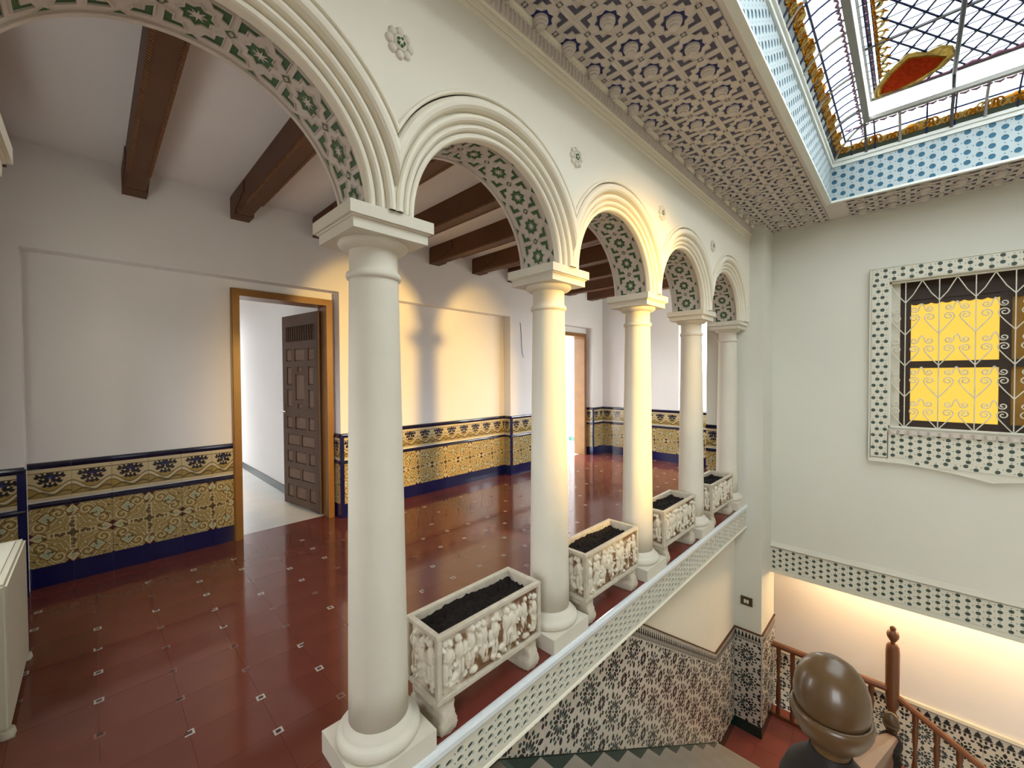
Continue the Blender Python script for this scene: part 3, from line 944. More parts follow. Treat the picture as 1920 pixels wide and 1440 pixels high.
# coved glass: profile (inset, height)
COVE = []
for k in range(7):
    t = k / 6
    a = t * PI / 2
    COVE.append((0.034 + 0.214 * (1 - math.cos(a)) * 0.55 + 0.214 * t * 0.45, 3.315 + 0.145 * (math.sin(a) * 0.75 + t * 0.25)))
SIDES = {
    'left': (lambda s, d, z: (s, SKY1 - d, z), SKX0, SKX1),
    'far': (lambda s, d, z: (SKX1 - d, s, z), SKY0, SKY1),
    'near': (lambda s, d, z: (SKX0 + d, s, z), SKY0, SKY1),
    'right': (lambda s, d, z: (s, SKY0 + d, z), SKX0, SKX1),
}
lead = MB(); band = MB()
for nm, (fn, s0, s1) in SIDES.items():
    n = round((s1 - s0) / (0.156 if nm in ('far', 'near') else 0.115))
    st = (s1 - s0) / n
    rows = [(1, 3), (3, 6)]
    for i in range(n):
        a, c = s0 + i * st, s0 + (i + 1) * st
        for r0, r1 in rows:
            pb = MB()
            for j in range(r0, r1):
                (d0, z0), (d1, z1) = COVE[j], COVE[j + 1]
                cl = lambda s, d: min(max(s, s0 + d), s1 - d)
                A = [fn(cl(a, d0), d0, z0), fn(cl(c, d0), d0, z0), fn(cl(c, d1), d1, z1), fn(cl(a, d1), d1, z1)]
                pb.add(A, [(0, 1, 2, 3)])
            if nm in ('left', 'far') and c > (1.4 if nm == 'left' else -1.0):
                pb.build('pane', 'pane_clear', sky, norm=False)
            else:
                band.add(pb.v, pb.f, 2)
        # lead line across
        if 0 < i < n:
            pts = [fn(a, d, z - 0.003) for d, z in COVE if a - s0 >= d and s1 - a >= d]
            if len(pts) > 1: lead.tube(pts, 0.0062, 5)
    # lead line along
    for j in (3,):
        d, z = COVE[j]
        lead.tube([fn(s0 + d, d, z - 0.003), fn(s1 - d, d, z - 0.003)], 0.0075, 5)
    # dark painted strip at the foot of the cove
    (d0, z0), (d1, z1) = COVE[0], COVE[1]
    band.add([fn(s0 + d0, d0, z0), fn(s1 - d0, d0, z0), fn(s1 - d1, d1, z1), fn(s0 + d1, d1, z1)], [(0, 1, 2, 3)], 0 if nm in ('left', 'far') else 2)
    # ribs
    nr = max(2, round((s1 - s0) / 0.52))
    for i in range(1, nr):
        s = s0 + (s1 - s0) * i / nr
        rb_ = MB(); rb_.tube([fn(s, d, z - 0.006) for d, z in COVE], 0.010, 6); rb_.build('rib', 'frame_grey', sky)
    # gold scroll work along the lower third of the cove
    if nm in ('left', 'far'):
        gold = MB()
        s = s0 + 0.08; kk = 0
        while s < s1 - 0.08:
            if not (nm == 'left' and s < 1.3):
                big = (kk % 6) in (2, 3)
                for sg in (-1, 1):
                    pts = []; rr = []
                    for q in range(14):
                        t = q / 13
                        an = t * 2.1 * PI
                        R = (0.034 if big else 0.024) * (1 - 0.72 * t)
                        uu = s + 0.026 + sg * (0.018 - R * math.cos(an) * 0.9)
                        dd = 0.068 + R * math.sin(an) * 0.9 + (0.010 if big else 0)
                        # height on the cove at this inset
                        zz = 3.5
                        for jj in range(6):
                            if COVE[jj][0] <= dd <= COVE[jj + 1][0]:
                                f = (dd - COVE[jj][0]) / (COVE[jj + 1][0] - COVE[jj][0]); zz = COVE[jj][1] + f * (COVE[jj + 1][1] - COVE[jj][1]); break
                        else: zz = COVE[0][1]
                        pts.append(fn(min(max(uu, s0 + dd), s1 - dd), dd, zz - 0.007)); rr.append(0.0085 * (1 - 0.4 * t))
                    gold.tube(pts, rr, 5, kk % 2)
                pts = [fn(min(max(s + 0.055 * t2, s0 + 0.05), s1 - 0.05), 0.049 + 0.006 * math.sin(t2 * 3), 3.372) for t2 in (0, 0.33, 0.66, 1.0)]
                gold.tube(pts, 0.013, 5, 0)
                # thin scroll at the top of the cove
                ctr = fn(s + 0.02, 0.232, 3.452)
                gold.tube([fn(s, 0.236, 3.450), fn(s + 0.02, 0.226, 3.447), fn(s + 0.05, 0.236, 3.450)], [0.006, 0.011, 0.005], 5, 2)
            s += 0.055; kk += 1
        # solid gilded ground with a wavy upper edge
        def zc_(dd):
            for jj in range(6):
                if COVE[jj][0] <= dd <= COVE[jj + 1][0]:
                    f = (dd - COVE[jj][0]) / (COVE[jj + 1][0] - COVE[jj][0]); return COVE[jj][1] + f * (COVE[jj + 1][1] - COVE[jj][1])
            return COVE[0][1]
        s = max(s0 + 0.06, 1.3 if nm == 'left' else -9); lo_, hi_ = [], []
        while s < s1 - 0.06:
            ph = ((s - s0) / 0.52) % 1.0
            top = 0.070 + 0.030 * math.exp(-((ph - 0.5) / 0.16) ** 2) + 0.006 * abs(math.sin(s * 57))
            lo_.append(fn(s, 0.056, zc_(0.056) - 0.004)); hi_.append(fn(s, top, zc_(top) - 0.004))
            s += 0.0137
        n_ = len(lo_)
        gold.add(lo_ + hi_, [(i, i + 1, n_ + i + 1, n_ + i) for i in range(n_ - 1)], 0)
        o = gold.build('gold_scroll', ['glass_amber', 'glass_cream', 'glass_purple'], sky); o['label'] = 'gilded scroll border'; o['kind'] = 'stuff'
for sx, sy in ((1, 1), (1, 0)):
    rb_ = MB(); rb_.tube([(SKX1 - d, (SKY1 - d) if sy else (SKY0 + d), z - 0.006) for d, z in COVE], 0.011, 6); rb_.build('rib', 'frame_grey', sky)
o = lead.build('lead_line', 'lead_blue', sky); o['kind'] = 'stuff'
o = band.build('painted_strip', ['glass_band_dark', 'frame_white', 'pane_clear'], sky)
# flat panel
ZP = 3.605
PX0, PX1, PY0, PY1 = SKX0 + 0.30, SKX1 - 0.30, SKY0 + 0.30, SKY1 - 0.30
b = MB()   # vertical glass strip below the flat panel
for A in ([(PX0, PY1, 3.484), (PX1, PY1, 3.484), (PX1, PY1, ZP), (PX0, PY1, ZP)], [(PX1, PY0, 3.484), (PX1, PY1, 3.484), (PX1, PY1, ZP), (PX1, PY0, ZP)]):
    pb = MB(); pb.add(A, [(0, 1, 2, 3)]); pb.build('pane', 'pane_clear', sky, norm=False)
lead2 = MB()


def bar(pts, r):
    q = MB(); q.tube(pts, r, 6); q.build('glazing_bar', 'bar_dark', sky)


for x in (3.70, 3.06, 2.42, 1.78, 1.14): bar([(x, PY0, ZP - 0.012), (x, PY1, ZP - 0.012)], 0.009)
for y in (-0.205, -0.66): bar([(PX0, y, ZP - 0.022), (PX1 + 0.02, y, ZP - 0.022)], 0.014)
for y in (-0.205, -0.66):
    bar([(PX1 + 0.02, y, ZP - 0.022), (PX1 + 0.03, y, 3.49), (SKX1 - 0.245, y, 3.450)] + [(SKX1 - d, y, z - 0.010) for d, z in COVE[::-1]], 0.012)
bar([(SKX1 - 0.25, SKY1 - 0.25, 3.450)] + [(SKX1 - d, SKY1 - 0.25, z - 0.010) for d, z in COVE[::-1]], 0.010)
MG = 0.052           # margin strip of coloured glass
IX0, IX1, IY0, IY1 = PX0 + MG, PX1 - 0.006, PY0 + MG, PY1 - MG
GX, GY, PXC, PYC = 0.212, 0.120, 3.486, 0.076     # diamond lattice measured on the panel


def clip_poly(poly, x0, x1, y0, y1):
    for ax, lim, sg in ((0, x0, 1), (0, x1, -1), (1, y0, 1), (1, y1, -1)):
        out = []
        for i in range(len(poly)):
            a, c = poly[i - 1], poly[i]
            da, dc = (a[ax] - lim) * sg, (c[ax] - lim) * sg
            if (da >= 0) != (dc >= 0):
                t = da / (da - dc); out.append((a[0] + (c[0] - a[0]) * t, a[1] + (c[1] - a[1]) * t))
            if dc >= 0: out.append(c)
        poly = out
        if len(poly) < 3: return []
    return poly


far_panes = MB()
for i in range(-16, 8):
    for j in range(-13, 4):
        for h2 in (0, 1):
            cx = PXC + GX * (i + 0.5 * h2); cy = PYC + GY * (j + 0.5 * h2)
            dm = [(cx - GX / 2, cy), (cx, cy - GY / 2), (cx + GX / 2, cy), (cx, cy + GY / 2)]
            dm = clip_poly(dm, IX0, PX1, IY0, IY1)
            if not dm: continue
            n = len(dm)
            for a in range(n):      # leads along the diamond edges
                p, q2 = dm[a - 1], dm[a]
                if cx > 1.6: lead2.tube([(p[0], p[1], ZP - 0.004), (q2[0], q2[1], ZP - 0.004)], 0.0062, 4, 0, False)
            if cx > 1.9 and cy > -0.85 and math.hypot(dm[0][0] - dm[2][0], dm[0][1] - dm[2][1]) > 0.01:
                pb = MB(); pb.add([(u, v, ZP) for u, v in dm], [tuple(range(n))]); pb.build('pane', 'pane_clear', sky, norm=False)
            else: far_panes.add([(u, v, ZP) for u, v in dm], [tuple(range(n))])
o = far_panes.build('pane', 'pane_clear', sky, norm=False); o['kind'] = 'stuff'
k = -20
while True:
    x = PXC + GX / 2 * k; k += 1
    if x < 1.6: continue
    if x > PX1 - 0.02: break
    lead2.tube([(x, IY0, ZP - 0.003), (x, IY1, ZP - 0.003)], 0.0032, 4)
for off in (0.016, 0.034, MG):
    lead2.tube([(PX0, PY1 - off, ZP - 0.004), (PX1, PY1 - off, ZP - 0.004)], 0.0042, 5)
x = PX0
while x < PX1:
    lead2.tube([(x, PY1, ZP - 0.004), (x, PY1 - MG, ZP - 0.004)], 0.0028, 5)
    x += 0.106
o = lead2.build('lead_line', 'lead_blue', sky); o['kind'] = 'stuff'
b = MB(); b.add([(PX0, PY0, ZP), (PX1, PY0, ZP), (PX1, IY0, ZP), (PX0, IY0, ZP)], [(0, 1, 2, 3)]); b.build('pane', 'pane_clear', sky, norm=False)
b = MB(); b.add([(PX0, IY0, ZP), (IX0, IY0, ZP), (IX0, IY1, ZP), (PX0, IY1, ZP)], [(0, 1, 2, 3)]); b.build('pane', 'pane_clear', sky, norm=False)
b = MB()
x = PX0; k = 0
while x < PX1 - 0.01:
    x2 = min(PX1, x + 0.075)
    b.box(x + 0.002, x2 - 0.002, PY1 - 0.034, PY1 - 0.017, ZP - 0.003, ZP, 0)
    b.box(x + 0.002, x2 - 0.002, PY1 - 0.016, PY1 - 0.001, ZP - 0.002, ZP, 1)
    x = x2; k += 1
b.build('margin_glass', ['glass_purple', 'pane_clear'], sky)
# gold scrolls inside the margin, and along the far edge
b = MB()
x = 1.2; k = 0
while x < IX1 - 0.36:
    pts = []; rr = []
    for q in range(12):
        t = q / 11; an = -0.6 + t * 1.5 * PI
        R = 0.030 * (1 - 0.5 * t)
        pts.append((x + 0.045 + R * math.cos(an) * 1.2, IY1 - 0.026 - R * math.sin(an), ZP - 0.009)); rr.append(0.009 * (1 - 0.35 * t))
    b.tube(pts, rr, 5, 1)
    b.tube([(x, IY1 - 0.008, ZP - 0.008), (x + 0.05, IY1 - 0.012, ZP - 0.008), (x + 0.095, IY1 - 0.008, ZP - 0.008)], [0.010, 0.007, 0.010], 5, 0)
    b.tube([(x + 0.03, IY1 - 0.05, ZP - 0.008), (x + 0.045, IY1 - 0.062, ZP - 0.008), (x + 0.062, IY1 - 0.075, ZP - 0.008)], [0.008, 0.006, 0.002], 5, 0)
    x += 0.098
o = b.build('gold_scroll', ['glass_amber', 'glass_cream', 'glass_purple'], sky); o['kind'] = 'stuff'
b = MB()
y = IY0
while y < -0.28:
    b.tube([(IX1 - 0.01, y, ZP - 0.008), (IX1 - 0.035, y + 0.06, ZP - 0.008), (IX1 - 0.01, y + 0.12, ZP - 0.008)], [0.006, 0.016, 0.006], 5, 2)
    y += 0.12
b.tube([(IX1 - 0.008, IY0, ZP - 0.007), (IX1 - 0.008, IY1, ZP - 0.007)], 0.010, 5, 2)
o = b.build('purple_scroll', ['glass_amber', 'glass_cream', 'glass_purple'], sky); o['kind'] = 'stuff'
# red cartouche in the corner of the flat panel
out = [(4.406, 0.225), (4.31, 0.225), (4.217, 0.195), (4.081, 0.130), (3.963, 0.040), (3.985, -0.005), (4.040, -0.050), (4.020, -0.120), (4.075, -0.175), (4.192, -0.198), (4.29, -0.145), (4.39, -0.02), (4.412, 0.09)]
inn = [(4.368, 0.196), (4.260, 0.180), (4.13, 0.120), (4.018, 0.034), (4.075, -0.055), (4.180, -0.150), (4.275, -0.105), (4.350, 0.00), (4.385, 0.10)]
b = MB()
b.prism(out, lambda u, v, h: (u, v, ZP - h), 0.004, 0.010, 0)
b.tube([(u, v, ZP - 0.011) for u, v in out + out[:1]], 0.008, 5, 0)
b.tube([(u, v, ZP - 0.011) for u, v in inn + inn[:1]], 0.007, 5, 1)
o = b.build('cartouche_border', ['glass_cream', 'glass_amber'], sky)
b = MB()
b.prism(inn, lambda u, v, h: (u, v, ZP - h), 0.008, 0.013, 0)
o = b.build('cartouche', ['glass_red'], sky); o['label'] = 'red glass cartouche'

# ================================================================ ROOMS BEYOND THE DOORS
b = MB(); b.box(-1.0, 1.60, 4.30, 8.0, -0.15, -0.005); b.box(0.85, 1.63, YR, 4.30, -0.15, -0.002)
struct(b.build('floor', 'marble_floor'), 'pale marble floor seen through the carved door', 'floor')
b = MB()
b.box(1.60, 1.72, 4.30, 8.0, -0.15, 2.9); b.box(-1.12, -1.0, 4.30, 8.0, -0.15, 2.9)
b.box(-1.0, 0.95, 8.0, 8.12, 0, 2.9); b.box(0.95, 1.55, 8.0, 8.12, 2.5, 2.9); b.box(0.95, 1.55, 8.0, 8.12, -0.15, 0.2); b.box(1.55, 1.72, 8.0, 8.12, -0.15, 2.9)
struct(b.build('wall_corridor', 'hall_plaster'), 'white corridor wall beyond the carved wooden door', 'wall')
b = MB(); b.box(-1.12, 1.72, 4.30, 8.12, 2.9, 3.0)
struct(b.build('ceiling', 'hall_plaster'), 'ceiling of the corridor beyond the carved door', 'ceiling')
b = MB(); b.box(1.588, 1.60, 4.30, 8.0, 0.0, 0.085)
struct(b.build('baseboard_corridor', 'skirting_dark'), 'dark skirting along the corridor wall', 'baseboard')
b = MB()
for x0, x1, z0, z1 in ((0.95, 1.00, 0.2, 2.5), (1.51, 1.55, 0.2, 2.5), (0.95, 1.55, 2.42, 2.5), (0.95, 1.55, 0.2, 0.27), (0.95, 1.55, 1.0, 1.04)):
    b.box(x0, x1, 8.02, 8.08, z0, z1)
struct(b.build('window_2', 'skirting_dark'), 'dark framed corridor window glimpsed beside the door jamb', 'window')
b = MB(); b.box(4.6, 7.2, 4.30, 5.3, -0.15, -0.004); b.box(5.20, 6.03, YR, 4.30, -0.15, -0.002)
struct(b.build('floor', 'marble_floor'), 'sunlit pale floor beyond the far doorway', 'floor')
b = MB()
b.box(4.5, 4.6, 4.30, 5.3, -0.15, 2.9); b.box(7.2, 7.3, 4.30, 5.3, -0.15, 2.9); b.box(4.5, 7.3, 5.3, 5.4, 2.45, 2.9); b.box(4.5, 4.65, 5.3, 5.4, -0.15, 2.45); b.box(7.05, 7.3, 5.3, 5.4, -0.15, 2.45)
struct(b.build('wall_balcony_room', 'hall_plaster'), 'white walls of the bright room beyond the far doorway', 'wall')
b = MB(); b.box(4.5, 7.3, 4.30, 5.4, 2.9, 3.0)
struct(b.build('ceiling', 'hall_plaster'), 'ceiling of the bright room beyond the far doorway', 'ceiling')
b = MB(); b.box(4.6, 4.612, 4.30, 5.3, 0, 0.08); b.box(7.188, 7.2, 4.30, 5.3, 0, 0.08)
struct(b.build('baseboard_balcony_room', 'skirting_teal'), 'teal skirting in the bright room beyond the far doorway', 'baseboard')

b = MB()
for y0, y1, z0, z1 in ((1.74, 1.78, 0.85, 2.5), (2.58, 2.62, 0.85, 2.5), (1.74, 2.62, 2.46, 2.5), (1.74, 2.62, 0.85, 0.89), (2.165, 2.195, 0.85, 2.5)):
    b.box(XE + 0.06, XE + 0.10, y0, y1, z0, z1)
struct(b.build('fill_window_end', 'frame_white'), 'added fill light window in the hall end wall behind the fourth column', 'window')  # added opening that brightens the far hall, mostly hidden by the column
b = MB()
for y0, y1, z0, z1 in ((2.2, 2.25, 1.0, 1.9), (3.15, 3.2, 1.0, 1.9), (2.2, 3.2, 1.85, 1.9), (2.2, 3.2, 1.0, 1.06)):
    b.box(-0.60, -0.55, y0, y1, z0, z1)
struct(b.build('fill_window_left', 'frame_white'), 'added fill light window in the side wall above the heater cabinet', 'window')  # out of view, added to lift the light on the back wall
b = MB()
for x0, x1, z0, z1 in ((5.48, 5.53, 0.9, 2.5), (6.31, 6.36, 0.9, 2.5), (5.48, 6.36, 2.45, 2.5), (5.48, 6.36, 0.9, 0.95), (5.90, 5.94, 0.9, 2.5)):
    b.box(x0, x1, 1.48, 1.53, z0, z1)
struct(b.build('fill_window_pier', 'frame_white'), 'unseen fill light window added in the hall side wall beyond the last column', 'window')  # invented opening, unseen from the camera, lights the far back wall
b = MB()
for y0, y1, z0, z1 in ((-1.5, -1.44, 0.9, 2.2), (-0.36, -0.3, 0.9, 2.2), (-0.93, -0.87, 0.9, 2.2), (-1.5, -0.3, 2.14, 2.2), (-1.5, -0.3, 0.9, 0.96)):
    b.box(-1.70, -1.65, y0, y1, z0, z1)
struct(b.build('fill_window_rear', 'frame_white'), 'added fill light window behind the head of the stairs', 'window')  # invented opening behind the camera, fills the stairwell with daylight

# ================================================================ TILE DADO OF THE HALL
t_ = 0.011
q = MB(); q.box(0.0008, TP - 0.0008, -t_, 0, 0.0008, TP - 0.0008); m_az = q.mesh('patterned_tile', ['azulejo'])
q = MB(); q.box(0.0008, TP - 0.0008, -t_, 0, 0, 0.20); m_bo = q.mesh('border_tile', ['azulejo_border'])
q = MB(); q.box(0.0006, TP - 0.0006, -t_, 0, 0, 0.135); m_sk = q.mesh('skirting_tile', ['blue_glaze'])
q = MB(); q.prism([(0, 0), (-0.011, 0), (-0.017, 0.006), (-0.020, 0.017), (-0.017, 0.028), (-0.011, 0.034), (0, 0.034)], lambda u, v, h: (h, u, v), 0.0006, TP - 0.0006); m_pe = q.mesh('pencil_tile', ['navy_glaze']); fixn(m_pe)
q = MB(); q.prism([(0, 0), (-0.011, 0), (-0.019, 0.010), (-0.022, 0.024), (-0.018, 0.036), (-0.008, 0.042), (0, 0.043)], lambda u, v, h: (h, u, v), 0.0006, TP - 0.0006); m_ca = q.mesh('cap_tile', ['navy_glaze']); fixn(m_ca)
q = MB(); q.box(-0.012, 0.026, -0.016, 0.0, 0.0, 0.82); m_co = q.mesh('corner_tile', ['blue_glaze'])


def dado(parent, P, d, L, ph=0.0, zb=0.0):
    """tiles along a wall from P in direction d; the tiles stand proud to the right-hand side of d"""
    rz = math.atan2(d[1], d[0])
    x = 0.0
    k = int(ph)
    while x < L - 0.004:
        w = min(TP, L - x); s = w / TP
        def at(u, z): return (P[0] + d[0] * u, P[1] + d[1] * u, z + zb)
        put('skirting_tile', m_sk, parent, at(x, 0.0), (0, 0, rz), (s, 1, 1))
        put('cap_tile', m_ca, parent, at(x, 0.789), (0, 0, rz), (s, 1, 1))
        put('pencil_tile', m_pe, parent, at(x, 0.531), (0, 0, rz), (s, 1, 1))
        if k % 2 == 0: put('border_tile', m_bo, parent, at(x, 0.577), (0, 0, rz), (s, 1, 1.06))
        else: put('border_tile', m_bo, parent, at(x, 0.577), (0, 0, rz), (s, 1, 1.06))
        # patterned tiles: the four of a motif meet at its centre
        zc = 0.135 + TP
        if k % 2 == 0:
            put('patterned_tile', m_az, parent, at(x + w, zc), (0, -PI / 2, rz), (1, 1, s))
            put('patterned_tile', m_az, parent, at(x + w, zc), (0, PI, rz), (s, 1, 1))
        else:
            put('patterned_tile', m_az, parent, at(x, zc), (0, 0, rz), (s, 1, 1))
            put('patterned_tile', m_az, parent, at(x, zc), (0, PI / 2, rz), (1, 1, s))
        x += TP; k += 1


dado(wall_back, (-0.50, YP), (1, 0), 0.19)
dado(wall_back, (-0.31, YR), (1, 0), 0.83 + 0.31)
dado(wall_back, (1.665, YR), (1, 0), 0.025)
dado(wall_back, (1.69, YR), (0, -1), 0.13)
dado(wall_back, (1.69, YP), (1, 0), 0.36)
dado(wall_back, (2.05, YR), (1, 0), 4.07 - 2.05)
dado(wall_back, (4.07, YR), (0, -1), 0.13)
dado(wall_back, (4.07, YP), (1, 0), 0.93)
dado(wall_back, (5.00, YR), (1, 0), 0.13)
dado(wall_back, (6.12, YR), (0, -1), 0.13)
dado(wall_back, (6.12, YP), (1, 0), XE - 6.12)
dado(wall_end, (XE, YP), (0, -1), YP - 1.66)
dado(pier, (XB, 1.66), (0, -1), 0.16)
for x, y in ((-0.33, YP), (1.69, YP), (4.07, YP), (6.12, YP)): put('corner_tile', m_co, wall_back, (x, y, 0))

# ================================================================ DOORS
def door_frame(b, x0, x1, zt_, w=0.062):
    for (a, c) in ((x0, x0 + w), (x1 - w, x1)):
        b.box(a, c, YR - 0.022, 4.32, 0, zt_)
        b.box(a + 0.008 if a == x0 else a, c if a == x0 else c - 0.008, YR - 0.032, YR - 0.02, 0, zt_ - 0.008)
    b.box(x0 + w, x1 - w, YR - 0.022, 4.32, zt_ - w, zt_)
    b.box(x0 + w, x1 - w, YR - 0.032, YR - 0.02, zt_ - w, zt_ - 0.008)


d1 = bpy.data.objects.new('door_1', None); COL.objects.link(d1)
struct(d1, 'open carved wooden door in a varnished frame beside the first column', 'door')
b = MB(); door_frame(b, 0.822, 1.668, 2.150)
b.build('door_frame', 'wood_frame', d1)
# leaf: local x from hinge outwards, local y thickness, z up
LW, LH = 0.725, 2.05
leaf = MB(); leaf.box(0, LW, -0.012, 0.012, 0.02, LH)
lf = leaf.build('leaf', 'wood_door', d1, (1.60, 4.235, 0), (0, 0, math.atan2(0.72, -0.115)))
PANELS = []
pm = 0.085
def rowp(z0, z1, cuts):
    for a, c in cuts: PANELS.append((pm + a * (LW - 2 * pm), pm + c * (LW - 2 * pm), z0, z1))
three = ((0.0, 0.20), (0.31, 0.69), (0.80, 1.0)); two = ((0.02, 0.46), (0.54, 0.98))
rowp(0.10, 0.23, three); rowp(0.30, 0.42, two); rowp(0.48, 0.60, three); rowp(0.66, 0.78, two); rowp(0.84, 0.97, three)
rowp(1.56, 1.69, three)
rowp(1.07, 1.26, ((0.02, 0.20), (0.80, 0.98))); rowp(1.31, 1.50, ((0.02, 0.20), (0.80, 0.98)))
rowp(1.06, 1.11, ((0.42, 0.58),)); rowp(1.45, 1.50, ((0.42, 0.58),)); rowp(1.15, 1.42, ((0.34, 0.66),))
# stiles and rails stand proud around the sunk panels, on the face towards the hall (+y side of the leaf)
for sd in (1, -1):
    b = MB()
    zsplit = sorted(set([0.02, LH] + [z for p in PANELS for z in p[2:]] + [1.77, 1.93]))
    grp = {}
    for z0, z1 in zip(zsplit[:-1], zsplit[1:]):
        zm = (z0 + z1) / 2
        holes = sorted([(p[0], p[1]) for p in PANELS if p[2] < zm < p[3]] + ([(pm, LW - pm)] if 1.77 < zm < 1.93 else []))
        x = 0.0
        for a, c in holes + [(LW, LW)]:
            if a - x > 0.001: b.box(x, a, *sorted((sd * 0.012, sd * 0.026)), z0, z1)
            x = max(x, c)
    b.build('stile_frame', 'wood_door', lf)
pmesh = {}
for (a, c, z0, z1) in PANELS:
    for sd in (1, -1):
        b = MB()
        g = 0.012
        A = [(a, sd * 0.0125, z0), (c, sd * 0.0125, z0), (c, sd * 0.0125, z1), (a, sd * 0.0125, z1)]
        B = [(a + g, sd * 0.022, z0 + g), (c - g, sd * 0.022, z0 + g), (c - g, sd * 0.022, z1 - g), (a + g, sd * 0.022, z1 - g)]
        b.add(A + B, [(0, 1, 5, 4), (1, 2, 6, 5), (2, 3, 7, 6), (3, 0, 4, 7), (4, 5, 6, 7)])
        b.build('panel', 'wood_door_light', lf)
b = MB()   # turned spindle grille at the top of the leaf
b.box(pm, LW - pm, -0.0135, 0.0135, 1.77, 1.93, 1)
for k in range(12):
    x = pm + (k + 0.5) * (LW - 2 * pm) / 12
    b.lathe([(0.006, 1.77), (0.012, 1.79), (0.006, 1.805), (0.013, 1.83), (0.006, 1.85), (0.013, 1.875), (0.006, 1.895), (0.012, 1.912), (0.006, 1.93)], 8, (x, 0.016, 0), 0)
    b.lathe([(0.006, 1.77), (0.012, 1.79), (0.006, 1.805), (0.013, 1.83), (0.006, 1.85), (0.013, 1.875), (0.006, 1.895), (0.012, 1.912), (0.006, 1.93)], 8, (x, -0.016, 0), 0)
b.build('spindle_grille', ['wood_door', 'window_wood'], lf)
b = MB()
b.tube([(LW - 0.04, 0.026, 1.02), (LW - 0.04, 0.065, 1.02), (LW - 0.15, 0.07, 1.02)], 0.008, 8)
b.tube([(LW - 0.04, -0.026, 1.02), (LW - 0.04, -0.065, 1.02), (LW + 0.02, -0.07, 1.02)], 0.008, 8)
b.box(LW - 0.06, LW - 0.02, 0.024, 0.030, 0.94, 1.10); b.box(LW - 0.06, LW - 0.02, -0.030, -0.024, 0.94, 1.10)
b.build('handle', 'switch_bronze', lf)
d2 = bpy.data.objects.new('door_2', None); COL.objects.link(d2)
struct(d2, 'open doorway in a plain wooden frame glowing with daylight at the far end', 'door')
b = MB(); door_frame(b, 5.14, 6.085, 2.125)
b.build('door_frame', 'wood_frame', d2)

# ================================================================ COLUMNS
sh = MB()
prof = [(0.105, 0.150)]
for k in range(13):
    t = k / 12
    prof.append((0.106 - 0.020 * t ** 1.25, 0.150 + t * (1.735 - 0.150)))
sh.lathe(prof, 40)
m_shaft = sh.mesh('shaft', ['stone_white'])
nk = MB(); nk.lathe([(0.086, 1.735), (0.093, 1.738), (0.096, 1.746), (0.096, 1.752), (0.093, 1.760), (0.0855, 1.763), (0.084, 1.770), (0.084, 1.838)], 40)
m_neck = nk.mesh('necking', ['stone_white'])
bs = MB(); bs.lathe([(0.140, 0.080), (0.147, 0.088), (0.150, 0.100), (0.147, 0.112), (0.139, 0.121), (0.130, 0.125), (0.126, 0.131), (0.121, 0.139), (0.112, 0.148), (0.105, 0.158)], 40)
m_base = bs.mesh('base_moulding', ['stone_white'])
pb = MB()
hp = 0.150
pb.box(-hp, hp, -hp, hp, 0.0, 0.080)
m_pl = pb.mesh('plinth', ['stone_white'])
ec = MB(); ec.lathe([(0.084, 1.836), (0.090, 1.838), (0.108, 1.842), (0.118, 1.850), (0.1215, 1.858), (0.118, 1.867)], 40)
m_ec = ec.mesh('echinus', ['stone_white'])
ab = MB()
ab.box(-0.139, 0.139, -0.139, 0.139, 1.866, 1.900)
pr = [(0.139, 1.900), (0.148, 1.904), (0.155, 1.908), (0.155, ZS), (0, ZS), (0, 1.900)]
ab.box(-0.155, 0.155, -0.155, 0.155, 1.905, ZS)
ab.box(-0.145, 0.145, -0.145, 0.145, 1.899, 1.906)
m_ab = ab.mesh('abacus', ['stone_white'])
COL_LAB = {1: 'cream stone column nearest the camera, large in the foreground', 2: 'second column, yellow lit, between the first and second planters', 3: 'third column, yellow lit, between the second and third planters',
           4: 'fourth, unlit greyish column between the third and fourth planters', 5: 'half hidden last column against the plaster pier', 0: 'column at the near end of the arcade by the side wall'}
for k in range(0, 6):
    c = thing('column', COL_LAB[k], 'column', (CX[k], CY, 0), 0, 'arcade columns')
    for nm, me in (('plinth', m_pl), ('base_moulding', m_base), ('shaft', m_shaft), ('necking', m_neck), ('echinus', m_ec), ('abacus', m_ab)):
        put(nm, me, c)

# ================================================================ PLANTERS
PLL, PLD, PZ0, PZ1 = 0.605, 0.225, 0.130, 0.398


def bump(x, y, cx, cy, rx, ry):
    d = ((x - cx) / rx) ** 2 + ((y - cy) / ry) ** 2
    return math.sqrt(max(0.0, 1 - d))


